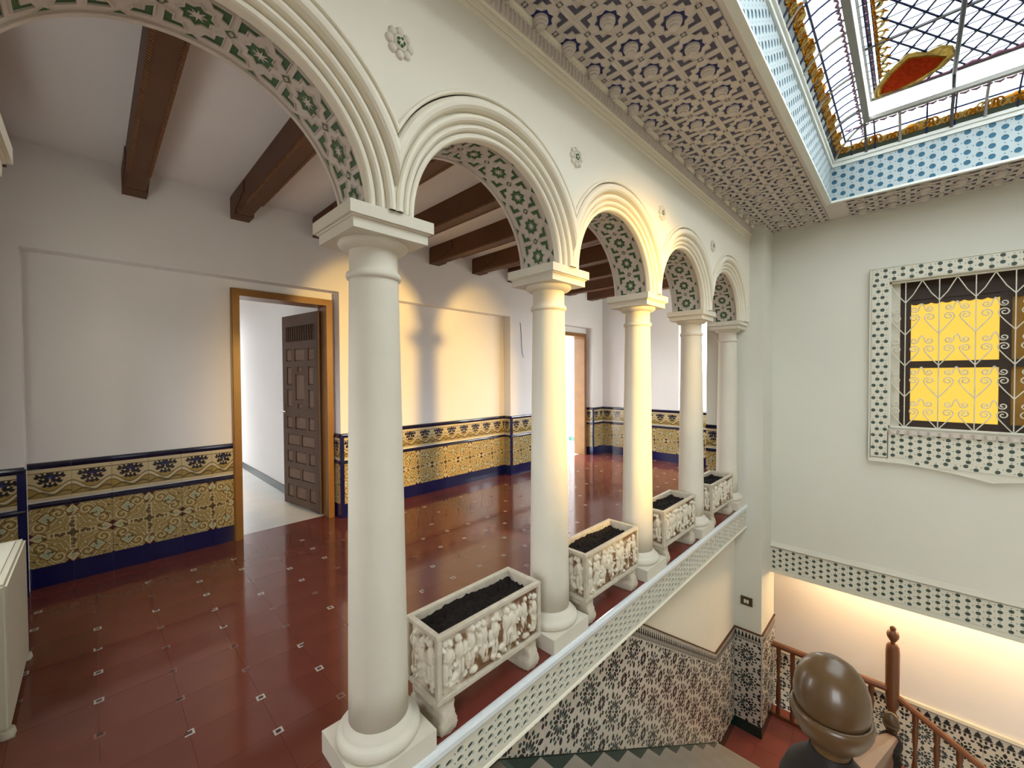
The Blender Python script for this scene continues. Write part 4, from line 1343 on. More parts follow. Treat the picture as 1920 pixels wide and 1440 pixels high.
def figures(seed, n, w, h):
    rnd = random.Random(seed); fg = []
    for i in range(n):
        cx = (i + 0.5) / n * w + rnd.uniform(-0.012, 0.012); top = h * rnd.uniform(0.86, 0.95); lean = rnd.uniform(-0.012, 0.012)
        fg.append(('e', cx + lean, top - 0.012, 0.013, 0.017, 1.0))
        fg.append(('e', cx + lean * 0.5, top - 0.062, 0.021, 0.042, 1.0))
        fg.append(('e', cx - 0.010, top - 0.125, 0.011, 0.050, 0.85))
        fg.append(('e', cx + 0.011, top - 0.122, 0.010, 0.052, 0.75))
        fg.append(('e', cx + rnd.choice((-1, 1)) * 0.024, top - 0.055 - rnd.uniform(0, 0.03), 0.012, 0.030, 0.8))
        fg.append(('e', cx + rnd.uniform(-0.03, 0.03), h * 0.12 + rnd.uniform(0, 0.03), 0.024, 0.018, 0.8))
        if rnd.random() < 0.6: fg.append(('e', cx + rnd.uniform(-0.03, 0.03), top - 0.11, 0.022, 0.014, 0.75))
    for i in range(int(n * 11)):
        fg.append(('e', rnd.uniform(0.01, w - 0.01), rnd.uniform(0.01, h - 0.02), rnd.uniform(0.004, 0.011), rnd.uniform(0.004, 0.014), rnd.uniform(0.45, 1.15)))
    return fg


def relief_mesh(name, w, h, seed, n, dep=0.023, nxg=120, nzg=50):
    fg = figures(seed, n, w, h); vs_ = []; hh = []
    rnd = random.Random(seed + 5)
    for j in range(nzg + 1):
        for i in range(nxg + 1):
            x = w * i / nxg; z = h * j / nzg
            v = 0.0
            for _, cx, cy, rx, ry, a in fg:
                q_ = bump(x, z, cx, cy, rx, ry) * a
                if q_ > v: v = q_
            v += 0.06 * math.sin(x * 190) * math.sin(z * 160 + x * 40) * (1 if v > 0.1 else 0.4)
            e = min(x, w - x, z, h - z)
            if e < 0.004: v *= e / 0.004
            hh.append(max(0, v)); vs_.append((x, -dep * max(0, v), z))
    fs_ = [(j * (nxg + 1) + i, j * (nxg + 1) + i + 1, (j + 1) * (nxg + 1) + i + 1, (j + 1) * (nxg + 1) + i) for j in range(nzg) for i in range(nxg)]
    m = MB(); m.add(vs_, fs_, 0, True)
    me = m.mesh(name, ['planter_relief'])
    at = me.attributes.new('paint', 'FLOAT', 'POINT')
    at.data.foreach_set('value', hh)
    return me


def planter_meshes():
    b = MB()
    rim = 0.024; fw = 0.022
    # walls sunk behind the frame of each face
    dpt = 0.016
    rb_ = rim + 0.002; zt_ = PZ1 - 0.007; zb_ = PZ0 + 0.002
    b.box(dpt, PLL - dpt, dpt, rb_, zb_, zt_); b.box(dpt, PLL - dpt, PLD - rb_, PLD - dpt, zb_, zt_)
    b.box(dpt, rb_, rb_, PLD - rb_, zb_, zt_); b.box(PLL - rb_, PLL - dpt, rb_, PLD - rb_, zb_, zt_)
    b.box(rb_, PLL - rb_, rb_, PLD - rb_, zb_, PZ0 + 0.03)
    body = b.mesh('body', ['planter_stone'])
    b = MB()
    for z0, z1 in ((PZ0, PZ0 + fw), (PZ1 - fw * 0.9, PZ1)):
        b.box(0, PLL, 0, rim, z0, z1); b.box(0, PLL, PLD - rim, PLD, z0, z1); b.box(0, rim, rim, PLD - rim, z0, z1); b.box(PLL - rim, PLL, rim, PLD - rim, z0, z1)
    for x0, x1 in ((0, fw), (PLL - fw, PLL)):
        for y0, y1 in ((0, fw), (PLD - fw, PLD)):
            b.box(x0, x1, y0, y1, PZ0 + fw, PZ1 - fw * 0.9)
    frame = b.mesh('frame', ['planter_stone'])
    bm = bmesh.new(); bm.from_mesh(frame)
    bmesh.ops.bevel(bm, geom=bm.edges[:], offset=0.0035, segments=2, affect='EDGES', profile=0.5)
    bm.to_mesh(frame); bm.free()
    # soil
    rnd = random.Random(3)
    m = MB(); nxs, nys = 40, 14; vs_ = []
    for j in range(nys + 1):
        for i in range(nxs + 1):
            x = rim + (PLL - 2 * rim) * i / nxs; y = rim + (PLD - 2 * rim) * j / nys
            z = PZ1 - 0.045 + 0.010 * math.sin(x * 14 + 1) * math.cos(y * 20) + rnd.uniform(-0.007, 0.007) + (0.018 if y > PLD * 0.8 else 0)
            vs_.append((x, y, z))
    m.add(vs_, [(j * (nxs + 1) + i, j * (nxs + 1) + i + 1, (j + 1) * (nxs + 1) + i + 1, (j + 1) * (nxs + 1) + i) for j in range(nys) for i in range(nxs)], 0, False)
    soil = m.mesh('soil', ['soil'])
    # foot: carved scroll block running across the depth
    m = MB(); pts = []
    NZ, NA_ = 12, 28
    rnd = random.Random(9)
    vs_ = []
    for j in range(NZ + 1):
        t = j / NZ
        hw = 0.034 + 0.014 * math.sin(t * 5.2 + 0.4) ** 2 + (0.010 if t < 0.12 else 0)
        y0 = 0.004 - 0.012 * math.sin(t * 5.0) if t < 0.95 else 0.01
        for k in range(NA_):
            a = 2 * PI * k / NA_
            ca, sa = math.cos(a), math.sin(a)
            ex = 0.42
            x = hw * math.copysign(abs(ca) ** ex, ca); y = PLD / 2 + (PLD / 2 - y0) * math.copysign(abs(sa) ** ex, sa)
            w = 0.0035 * math.sin(k * 3.1 + j * 1.7) + rnd.uniform(-0.002, 0.002)
            vs_.append((x + w * ca, y + w * sa, PZ0 * t + 0.0005))
    fs_ = [(j * NA_ + k, j * NA_ + (k + 1) % NA_, (j + 1) * NA_ + (k + 1) % NA_, (j + 1) * NA_ + k) for j in range(NZ) for k in range(NA_)]
    m.add(vs_, fs_, 0, True); m.add(vs_[:NA_], [tuple(range(NA_))], 0)
    foot = m.mesh('foot', ['planter_stone'])
    w = PLL - 2 * fw; h = PZ1 - PZ0 - fw * 1.9
    rel = relief_mesh('relief_panel', w, h, 11, 9)
    rel_s = relief_mesh('side_relief', PLD - 2 * fw, h, 23, 3, nxg=44)
    rel_b = relief_mesh('relief_panel', w, h, 31, 8)
    return body, frame, soil, foot, rel, rel_s, rel_b, fw, dpt


body, frame_, soil, foot, rel, rel_s, rel_b, fw, dpt = planter_meshes()
PLAB = ['carved stone planter nearest the camera, beside the first column', 'carved stone planter with brown stained reliefs between second and third columns',
        'carved stone planter with dark soil between third and fourth columns', 'small greyish stone planter farthest away, against the pier']
for k, x in enumerate((0.893, 1.885, 2.885, 3.88)):
    p = thing('planter', PLAB[k], 'planter', (x, 1.272, 0), 0, 'stone planters along the arcade')
    put('body', body, p); put('frame', frame_, p); put('soil', soil, p)
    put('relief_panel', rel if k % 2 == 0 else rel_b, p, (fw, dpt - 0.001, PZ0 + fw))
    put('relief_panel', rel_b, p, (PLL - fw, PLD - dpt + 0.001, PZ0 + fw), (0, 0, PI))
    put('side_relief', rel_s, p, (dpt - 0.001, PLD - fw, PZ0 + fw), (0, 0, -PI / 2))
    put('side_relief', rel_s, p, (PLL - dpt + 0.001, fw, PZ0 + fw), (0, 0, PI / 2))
    put('foot', foot, p, (0.055, 0, 0)); put('foot', foot, p, (PLL - 0.055, 0, 0))

# ================================================================ STAIRS
stairs = thing('staircase', 'marble staircase descending along the star tiled wall', 'stairs', (X0, 0.16, 0))
MS = RISE / RUN
tr = MB(); tr.box(-RUN - 0.004, 0.022, 0, YST - 0.175, -0.035, 0)
tread = tr.mesh('tread', ['marble_tread'])
rs = MB(); rs.box(-0.02, 0, 0, YST - 0.175, -RISE, -0.035)
riser = rs.mesh('riser', ['marble_tread'])
sk = MB()
sk.prism([(-RUN, 0), (0, 0), (0, 0.014), (-RUN, 0.014 + RISE)], lambda u, v, h: (u, h, v), YST - 0.16 - 0.018, YST - 0.16 - 0.0125)
skm = sk.mesh('skirting_tile', ['green_glaze'])
for k in range(0, 13):
    put('riser', riser, stairs, (k * RUN, 0, -k * RISE))
    if k > 0:
        put('tread', tread, stairs, (k * RUN, 0, -k * RISE))
        put('skirting_tile', skm, stairs, (k * RUN, 0, -k * RISE))
b = MB()
b.prism([(0, -0.25), (12 * RUN, ZL - 0.10), (12 * RUN + 0.0, ZL), (0, -0.04)], lambda u, v, h: (u, h, v), 0.0, YST - 0.176)
b.build('stringer', 'well_plaster', stairs)
low = thing('staircase', 'lower stair flight turning down beyond the landing railing', 'stairs', (4.42, 0.0, ZL))
for k in range(1, 9):
    b = MB(); b.box(0, 0.80, -0.30 * k - 0.02, -0.30 * (k - 1), -RISE * k - 0.04, -RISE * k)
    b.build('tread', 'marble_tread', low)
    b = MB(); b.box(0, 0.80, -0.30 * (k - 1) - 0.02, -0.30 * (k - 1), -RISE * k, -RISE * (k - 1) - 0.04)
    b.build('riser', 'marble_tread', low)
b = MB()
b.box(4.25, XB, YST - 0.013, YST, ZL, ZL + 0.12); b.box(XB - 0.013, XB, 1.10, YST - 0.013, ZL, ZL + 0.12); b.box(XB - 0.013, 5.36, 1.087, 1.10, ZL, ZL + 0.12)
struct(b.build('baseboard_landing', 'green_glaze'), 'dark green skirting around the landing and pier', 'baseboard')

# ---- star tiles
ZT = 0.274
def petal(a, r0, r1, w, cx=0.0, cy=0.0, mid=0.6):
    ca, sa = math.cos(a), math.sin(a); rm = r0 + (r1 - r0) * mid
    P = lambda r, s: (cx + ca * r - sa * s, cy + sa * r + ca * s)
    return [P(r0, 0), P(rm * 0.85 + r0 * 0.15, -w), P(r1 - w * 0.8, -w * 0.8), P(r1, 0), P(r1 - w * 0.8, w * 0.8), P(rm * 0.85 + r0 * 0.15, w)]


b = MB()
b.box(-ZT / 2 + 0.0007, ZT / 2 - 0.0007, -0.012, 0, -ZT / 2 + 0.0007, ZT / 2 - 0.0007)
plz = lambda u, v, h: (u, -0.0121 - h, v)
inz = lambda p: all(abs(u) < ZT / 2 - 0.002 and abs(v) < ZT / 2 - 0.002 for u, v in p)


def zput(p, mi):
    p2 = [(min(max(u, -ZT / 2 + 0.0015), ZT / 2 - 0.0015), min(max(v, -ZT / 2 + 0.0015), ZT / 2 - 0.0015)) for u, v in p]
    b.flat(p2, plz, 0.0006, mi)


b.flat([(0.010 * math.cos(k * PI / 4), 0.010 * math.sin(k * PI / 4)) for k in range(8)], plz, 0.0006, 1)
for k in range(12):
    zput(petal(PI / 6 * k, 0.018, 0.070, 0.0115), 1 if k % 3 else 2)
    zput(petal(PI / 6 * (k + 0.5), 0.066, 0.093, 0.0105, mid=0.5), 1)
for k in range(12):
    a = PI / 6 * k
    if k % 3 == 0: zput(petal(a, 0.080, 0.130, 0.015, mid=0.5), 1)
    else: zput(petal(a, 0.082, 0.112, 0.013, mid=0.5), 2)
for sx in (-1, 1):
    for sy in (-1, 1):
        cx, cy = sx * ZT / 2, sy * ZT / 2
        base = math.atan2(-sy, -sx)
        for q_ in (-0.5, 0, 0.5): zput(petal(base + q_, 0.010, 0.047, 0.0095, cx, cy), 1)
        for q_ in (-0.60, 0.60): zput(petal(base + q_, 0.052, 0.086, 0.012, cx, cy, 0.5), 1)
zel_me = b.mesh('star_tile', ['zellige_white', 'zellige_black', 'zellige_green'])
# crenellated border piece, length ZT/2, height 0.125
BL = 0.137; BH = 0.125


def border_mesh(shear):
    b = MB()
    P = lambda x, y, z: (x, y, z - shear * x)
    def bx(x0, x1, y0, y1, z0, z1, mi):
        b.add([P(x0, y0, z0), P(x1, y0, z0), P(x1, y1, z0), P(x0, y1, z0), P(x0, y0, z1), P(x1, y0, z1), P(x1, y1, z1), P(x0, y1, z1)],
              [(0, 3, 2, 1), (4, 5, 6, 7), (0, 1, 5, 4), (1, 2, 6, 5), (2, 3, 7, 6), (3, 0, 4, 7)], mi)
    bx(0, BL - 0.0008, -0.012, 0, 0, BH - 0.012, 0)
    bx(0, BL, -0.018, 0, BH - 0.012, BH, 2)
    for k in range(4):
        c = (k + 0.5) * BL / 4; w = BL / 4
        poly = [(c - w * 0.30, 0.045), (c - w * 0.42, 0.055), (c - w * 0.25, 0.068), (c - w * 0.28, 0.078), (c - w * 0.1, 0.09), (c, 0.108), (c + w * 0.1, 0.09), (c + w * 0.28, 0.078), (c + w * 0.25, 0.068), (c + w * 0.42, 0.055), (c + w * 0.30, 0.045)]
        b.add([P(u, -0.0127, v) for u, v in poly], [tuple(range(len(poly)))], 1)
        for q_ in (0.15, 0.65):
            x0 = k * w + q_ * w
            b.add([P(x0, -0.0127, 0.008), P(x0 + w * 0.25, -0.0127, 0.008), P(x0 + w * 0.25, -0.0127, 0.036), P(x0, -0.0127, 0.036)], [(0, 1, 2, 3)], 1)
    b.add([P(0, -0.0127, 0.0395), P(BL, -0.0127, 0.0395), P(BL, -0.0127, 0.0435), P(0, -0.0127, 0.0435)], [(0, 1, 2, 3)], 1)
    return b.mesh('border_tile', ['zellige_white', 'zellige_black', 'wood_beam'])


MD = 0.634
XK, ZK = 4.236, -1.345 - BH          # knee of the dado line (lower edge of the border)
bs_me, bf_me = border_mesh(MD), border_mesh(0.0)
x = XK - BL
while x > 2.3:
    put('border_tile', bs_me, wall_st, (x, YST, ZK + MD * (XK - x)))
    x -= BL
x = XK
while x < XB - 0.002:
    put('border_tile', bf_me, wall_st, (x, YST, ZK), None, (min(1, (XB - x) / BL), 1, 1))
    x += BL


def star_tiles(parent, org, rz, us, zs_, planes_fn):
    """star tiles on a wall; planes_fn(u,z) -> list of cutting plane sets in local wall coordinates"""
    d = (math.cos(rz), math.sin(rz))
    for u in us:
        for z in zs_:
            for pl in planes_fn(u, z):
                loc = [((p[0] - u, 0, p[1] - z), (n[0], 0, n[1])) for p, n in pl]
                need = []; gone = False
                for co, no in loc:
                    ds = [(sx * ZT / 2 - co[0]) * no[0] + (sz * ZT / 2 - co[2]) * no[2] for sx in (-1, 1) for sz in (-1, 1)]
                    if min(ds) > -0.002: gone = True
                    if max(ds) > 0.0005: need.append((co, no))
                if gone: continue
                me = clip_mesh(zel_me, need) if need else zel_me
                if len(me.polygons) == 0: continue
                put('star_tile', me, parent, (org[0] + d[0] * u, org[1] + d[1] * u, z), (0, 0, rz))


us = [2.021 + ZT * k for k in range(-6, 11)]
zs_ = [-0.495 - 0.272 * k for k in range(-1, 8)]
def pl_stair(u, z):
    lowp = ((X0, 0.05), (-MS, -1))       # above the sloping foot line: z > -MS (x-X0) + 0.04
    sets = []
    A = [((XK, ZK), (MD, 1)), ((X0, 0.018), (-MS, -1)), ((0, -0.245), (0, 1)), ((XK, 0), (1, 0)), ((X0 - 0.28, 0), (-1, 0))]
    B = [((0, ZK), (0, 1)), ((X0, 0.018), (-MS, -1)), ((0, ZL + 0.12), (0, -1)), ((XK, 0), (-1, 0)), ((XB, 0), (1, 0))]
    return [A, B]
star_tiles(wall_st, (0, YST), 0, us, zs_, pl_stair)
# the pier faces
zz = [-1.607 - ZT * k for k in range(0, 4)]
star_tiles(pier, (XB, 1.36), -PI / 2, [0.13, 0.13 + ZT], zz, lambda u, z: [[((0, 0), (-1, 0)), ((0.26, 0), (1, 0)), ((0, ZK), (0, 1)), ((0, ZL + 0.12), (0, -1))]])
star_tiles(pier, (XB, 1.10), 0, [0.137 + ZT * k for k in range(2)], zz, lambda u, z: [[((0.54, 0), (1, 0)), ((0, ZK), (0, 1)), ((0, ZL + 0.12), (0, -1))]])
for u in (0, BL): put('border_tile', bf_me, pier, (XB, 1.36 - u, ZK), (0, 0, -PI / 2), (0.26 / 0.274, 1, 1) if False else ((1 if u == 0 else 0.9), 1, 1))
for k in range(4): put('border_tile', bf_me, pier, (XB + k * BL, 1.10, ZK), (0, 0, 0), (1 if k < 3 else 0.94, 1, 1))
# lower lit wall: dado with its own border
ZD2 = -2.06
zz = [ZD2 - BH - ZT * (k + 0.5) for k in range(5)]
star_tiles(wall_low, (XL, 1.66), -PI / 2, [ZT * (k + 0.5) for k in range(13)], zz, lambda u, z: [[]])
bw_me = border_mesh(0.0)
y = 1.66
while y > -1.9:
    put('border_tile', bw_me, wall_low, (XL, y, ZD2 - BH), (0, 0, -PI / 2), (2.0, 1, 1)); y -= BL * 2
b = MB(); b.box(XL - 0.03, XL, -2.9, 1.66, ZD2, ZD2 + 0.035)
b.build('cap_moulding', 'moulding_white', wall_low)

# ================================================================ NEWELS AND RAILINGS
def finial_mb(s=0.88):
    f = MB()
    f.lathe([(0.030 * s, -0.075 * s), (0.028 * s, -0.062 * s), (0.034 * s, -0.052 * s), (0.047 * s, -0.040 * s), (0.056 * s, -0.024 * s), (0.060 * s, -0.012 * s), (0.061 * s, -0.003 * s), (0.059 * s, 0.004 * s), (0.055 * s, 0.006 * s), (0.052 * s, 0.003 * s),
             (0.053 * s, 0.004 * s), (0.056 * s, 0.016 * s), (0.0565 * s, 0.030 * s), (0.054 * s, 0.048 * s), (0.047 * s, 0.067 * s), (0.036 * s, 0.082 * s), (0.021 * s, 0.092 * s), (0.005 * s, 0.096 * s)], 40)
    return f


rail = thing('stair_railing', 'stair balustrade whose dark newel with egg shaped knob fills the lower right', 'railing', (0.8, 0.085, 0))
SLOPE = (0.9 + 1.33) / 3.55
for (dx, zf_) in ((0.0, 0.862), (3.55, -1.365)):
    z_floor = (-0.3 if dx == 0 else ZL)
    n = MB()
    hw = 0.060
    zt_ = zf_ - 0.072
    n.box(-hw, hw, -hw, hw, z_floor, zt_ - 0.16)
    n.lathe([(0.060, -0.165), (0.060, -0.150), (0.050, -0.140), (0.050, -0.130), (0.064, -0.112), (0.070, -0.085), (0.068, -0.055), (0.058, -0.030), (0.042, -0.012), (0.031, 0.0), (0.027, 0.012)], 28, (0, 0, zt_))
    n.box(-hw - 0.008, hw + 0.008, -hw - 0.008, hw + 0.008, z_floor, z_floor + 0.12)
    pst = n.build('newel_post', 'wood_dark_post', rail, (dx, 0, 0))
    o = finial_mb().build('finial', 'wood_finial', pst, (0, 0, zf_)); o['label'] = 'polished egg shaped knob'
b = MB()
hz0 = 0.80 - 0.05
prf = [(-0.036, -0.02), (0.036, -0.02), (0.042, 0.0), (0.036, 0.018), (0.018, 0.028), (-0.018, 0.028), (-0.036, 0.018), (-0.042, 0.0)]
b.prism(prf, lambda u, v, h: (h, u, v + hz0 - SLOPE * h), 0.05, 3.50)
b.build('handrail', 'wood_rail', rail)


def baluster_mesh(h, r=0.020):
    m = MB()
    m.lathe([(r * 0.9, 0), (r * 0.9, h * 0.10), (r * 0.55, h * 0.13), (r * 0.8, h * 0.16), (r * 1.0, h * 0.28), (r * 0.85, h * 0.42), (r * 0.5, h * 0.52), (r * 0.9, h * 0.55), (r * 0.5, h * 0.58), (r * 0.75, h * 0.70), (r * 0.95, h * 0.80), (r * 0.55, h * 0.86), (r * 0.9, h * 0.89), (r * 0.9, h)], 12)
    return m.mesh('baluster', ['wood_rail'])


bal = baluster_mesh(0.80)
k = 0.18
while k < 3.45:
    xw = 0.8 + k
    zt2 = hz0 - SLOPE * k - 0.015
    ztread = -(xw - X0) * MS + 0.055
    put('baluster', bal, rail, (k, 0, ztread), None, (1, 1, (zt2 - ztread) / 0.80))
    k += 0.15
b = MB()
b.prism([(0.0, -(0.8 - X0) * MS - 0.22), (3.55, -(4.35 - X0) * MS - 0.10), (3.55, -(4.35 - X0) * MS + 0.06), (0.0, -(0.8 - X0) * MS + 0.06)], lambda u, v, h: (u, h, v), -0.045, 0.045)
b.build('string_curb', 'well_plaster', rail)
XR = 5.30
lr = thing('landing_railing', 'brown wooden railing with turned balusters below the lit lintel', 'railing', (XR, 0.10, ZL))
bal2 = baluster_mesh(0.78, 0.026)
b = MB()
zr = -1.63 - ZL
b.prism([(-0.03, -0.025), (0.03, -0.025), (0.034, 0.0), (0.02, 0.02), (-0.02, 0.02), (-0.034, 0.0)], lambda u, v, h: (u, h, v + zr), 0.03, 1.0)
b.prism([(-0.03, -0.025), (0.03, -0.025), (0.034, 0.0), (0.02, 0.02), (-0.02, 0.02), (-0.034, 0.0)], lambda u, v, h: (u, h, v + zr - 0.03 + 0.6 * h), -1.6, -0.03)
b.build('handrail', 'wood_rail', lr)
b = MB(); b.box(-0.02, 0.02, 0.03, 1.0, 0.0, 0.04); b.build('bottom_rail', 'wood_rail', lr)
for y in (0.93, 0.80, 0.67, 0.54, 0.41, 0.28, 0.15): put('baluster', bal2, lr, (0, y, 0.03), None, (1, 1, (zr - 0.05) / 0.78))
for k in range(1, 11):
    y = -0.02 - 0.14 * k
    put('baluster', bal2, lr, (0, y, zr - 0.05 + 0.6 * y - 0.86), None, (1, 1, 0.86 / 0.78))
n = MB()
n.box(-0.042, 0.042, -0.042, 0.042, -0.6, 0.55)
n.lathe([(0.042, 0.55), (0.045, 0.57), (0.030, 0.60), (0.030, 0.62), (0.046, 0.66), (0.050, 0.76), (0.052, 1.00), (0.052, 1.18), (0.047, 1.24), (0.034, 1.26)], 16)
pst = n.build('newel_post', 'wood_rail', lr)
n = MB(); n.lathe([(0.020, 0), (0.016, 0.015), (0.028, 0.035), (0.044, 0.065), (0.048, 0.09), (0.040, 0.115), (0.026, 0.125), (0.020, 0.135), (0.026, 0.15), (0.018, 0.165), (0.004, 0.172)], 20)
n.build('finial', 'wood_rail', pst, (0, 0, 1.262))

# ================================================================ GRILLED WINDOW
w1 = bpy.data.objects.new('window_1', None); COL.objects.link(w1)
struct(w1, 'wide window with yellow lit panes in a pierced lattice surround', 'window')
YCEN = (WY0 + WY1) / 2
oy0, oy1 = 2 * YCEN - 0.285, 0.285
PR = 0.045
b = MB()
X1 = XW - PR
pl_w = lambda u, v, h: (h, u, v)
b.box(X1, XW, WY1, oy1, 0.60, 2.385); b.box(X1, XW, oy0, WY0, 0.60, 2.385); b.box(X1, XW, WY0, WY1, WZ1, 2.385)
# apron with a pointed drop in the middle
apr = []
for k in range(25):
    t = k / 24
    y = oy1 + (YCEN - oy1) * t
    z = 0.565 - (0.0 if t < 0.28 else 0.085 * ((t - 0.28) / 0.72) ** 1.5)
    apr.append((y, z))
half = apr + [(2 * YCEN - y, z) for y, z in apr[-2::-1]]
for (ya, za), (yb, zb) in zip(half[:-1], half[1:]):
    b.add([(X1, ya, za), (X1, yb, zb), (X1, yb, WZ0 - 0.03), (X1, ya, WZ0 - 0.03), (XW, ya, za), (XW, yb, zb)], [(0, 1, 2, 3), (0, 4, 5, 1)])
b.add([(X1, oy1, 0.565), (X1, oy1, WZ0), (XW, oy1, WZ0), (XW, oy1, 0.565)], [(0, 1, 2, 3)])
sur = b.build('surround', 'lattice_white', w1, norm=False)
wl_me = lattice(4, 2, 0.059, 0.059, 0.0165, 0.0165, 'lattice_dark', 0.006)
y = oy1 - 0.016
zz_ = 2.258
while y > oy0 + 0.2:
    put('lattice_tile', wl_me, sur, (X1, y, zz_), (0, 0, -PI / 2)); y -= 0.236
for k in range(8):
    z = 2.258 - 0.236 * (k + 1)
    if z < 0.55: continue
    # the same tile turned upright
    put('lattice_tile', wl_me, sur, (X1, oy1 - 0.012, z + 0.236), (0, PI / 2, -PI / 2))
    put('lattice_tile', wl_me, sur, (X1, WY0 - 0.005, z + 0.236), (0, PI / 2, -PI / 2))
y = oy1 - 0.14
while y > WY0 + 0.1:
    put('lattice_tile', wl_me, sur, (X1, y, 0.735), (0, 0, -PI / 2))
    put('lattice_tile', wl_me, sur, (X1, y, 0.617), (0, 0, -PI / 2))
    y -= 0.236
wa_me = lattice(4, 1, 0.059, 0.059, 0.0165, 0.0165, 'lattice_dark', 0.006)
for k in range(4): put('lattice_tile', wa_me, sur, (X1, YCEN + 0.472 - 0.236 * k, 0.556), (0, 0, -PI / 2))
b = MB()
b.tube([(X1, oy1, 0.565), (X1, oy1, 2.385), (X1, oy0, 2.385), (X1, oy0, 0.565)], 0.009, 6)
b.tube([(X1, y, z) for y, z in half], 0.009, 6)
b.build('edge_moulding', 'lattice_white', sur)
b = MB()   # reveals and sill
b.box(XW, XW + 0.14, WY1 - 0.001, WY1 + 0.01, WZ0, WZ1); b.box(XW, XW + 0.14, WY0, WY1, WZ1 - 0.001, WZ1 + 0.01)
b.box(XW + 0.05, XW + 0.13, 0.078, WY1, WZ0, WZ1); b.box(XW + 0.05, XW + 0.13, WY0, WY0 + 0.072, WZ0, WZ1)
b.build('reveal', 'lattice_white', w1)
b = MB(); b.box(X1 - 0.012, XW + 0.14, WY0, WY1, WZ0 - 0.05, WZ0 - 0.018)
k = 0; y = WY1
while y > WY0 + 0.03:      # scalloped front of the sill
    b.lathe([(0.034, 0.0), (0.034, 0.035)], 12, (X1 - 0.005, y - 0.033, WZ0 - 0.052)); y -= 0.066
b.build('sill', 'relief_white', w1)
XG = XW + 0.115
b = MB()
for y0, y1, z0, z1 in ((0.005, 0.085, WZ0 - 0.02, WZ1), (WY0 + 0.06, WY0 + 0.14, WZ0 - 0.02, WZ1), (WY0, WY1, 2.08, WZ1), (WY0, WY1, WZ0 - 0.02, 0.955), (WY0, WY1, 1.445, 1.51), (-0.60, -0.535, WZ0, WZ1)):
    _k = 0.0012 * len(b.v) / 8
    b.box(XG + _k, XG + 0.05 + _k, y0 + _k * 0.1, y1 + _k * 0.1, z0, z1)
b.build('window_frame', 'window_wood', w1)
b = MB(); b.box(XG + 0.03, XG + 0.034, -0.54, 0.01, 1.50, 2.09); b.build('pane', 'pane_yellow', w1)
b = MB(); b.box(XG + 0.03, XG + 0.034, -0.54, 0.01, 0.95, 1.45); b.build('pane', 'pane_yellow', w1)
b = MB(); b.box(XG + 0.03, XG + 0.034, WY0 + 0.06, -0.60, 0.95, 1.45); b.build('pane', 'curtain_brown', w1)
b = MB(); b.box(XG + 0.03, XG + 0.034, WY0 + 0.06, -0.60, 1.50, 2.09); b.build('pane', 'curtain_brown', w1)
b = MB()
pts = [(WY1, 2.2), (WY0, 2.2)]
poly = [(0.01, 2.10)]
k = 0
y = 0.01
sc = []
while y > WY0 + 0.02:
    for q_ in range(5):
        t = q_ / 4
        sc.append((y - 0.068 * t, 2.045 - 0.014 * math.sin(t * PI)))
    y -= 0.068
for (ya, za), (yb, zb) in zip(sc[:-1], sc[1:]):
    if abs(ya - yb) < 1e-6: continue
    b.add([(XG + 0.012, ya, za), (XG + 0.012, yb, zb), (XG + 0.012, yb, 2.10), (XG + 0.012, ya, 2.10), (XG + 0.02, ya, za), (XG + 0.02, yb, zb)], [(0, 1, 2, 3), (0, 4, 5, 1)])
b.build('valance', 'window_wood', w1, norm=False)
b = MB(); b.box(XG + 0.06, XG + 0.08, WY0 - 0.1, WY1 + 0.1, WZ0 - 0.1, WZ1 + 0.1)
b.build('backing', 'window_wood', w1)
# wrought iron grille
gr = thing('window_grille', 'white wrought iron grille of heart scrolls before the yellow window', 'grille', (XW - 0.008, 0, 0))
b = MB()
for y in (WY0 + 0.006, WY1 - 0.004):
    b.box(-0.008, 0.008, y - 0.008, y + 0.008, WZ0 + 0.002, WZ1 - 0.002)
for z in (WZ1 - 0.010, WZ0 + 0.008):
    b.box(-0.008, 0.008, WY0, WY1, z - 0.008, z + 0.008)
b.build('border_bar', 'iron_white', gr)
GP = 0.2155; GZ = 0.29; GY0 = WY1 - GP + 0.0
rods = [WY1 - GP * (k + 0.5) for k in range(6)]
rod_me = None
b = MB(); b.tube([(0, 0, WZ0 + 0.01), (0, 0, WZ1 - 0.01)], 0.0042, 6); rod_me = b.mesh('rod', ['iron_white'])
for y in rods: put('rod', rod_me, gr, (0, y, 0))


def spiral(cx, cz, r, a0, turns, sg, n=18):
    return [(0, cx + r * (1 - 0.78 * t / n) * math.cos(a0 + sg * turns * 2 * PI * t / n), cz + r * (1 - 0.78 * t / n) * math.sin(a0 + sg * turns * 2 * PI * t / n)) for t in range(n + 1)]


b = MB()
for sg in (-1, 1):
    # rising scroll of the heart
    r = 0.034
    cx, cz = sg * 0.058, 0.150
    sp = spiral(cx, cz, r, (0.0 if sg > 0 else PI), 1.35, sg)
    b.tube([(0, 0, 0.0), (0, sg * 0.045, 0.062), (0, sg * 0.082, 0.118), (0, sg * 0.0905, 0.138)] + sp, 0.0045, 6)
    # hanging scroll above it
    r = 0.028
    cx, cz = sg * 0.060, 0.226
    sp = spiral(cx, cz, r, (0.0 if sg > 0 else PI), 1.35, -sg)
    b.tube([(0, sg * 0.107, 0.275), (0, sg * 0.096, 0.255), (0, sg * 0.089, 0.238)] + sp, 0.0045, 6)
heart_me = b.mesh('heart_scroll', ['iron_white'])
for y in rods:
    for k in range(4):
        put('heart_scroll', heart_me, gr, (0, y, 0.895 + 0.285 * k))
b = MB()
for sg in (-1, 1): b.tube([(0, 0, 0.0), (0, sg * 0.05, 0.07), (0, sg * 0.105, 0.185)], 0.0045, 6)
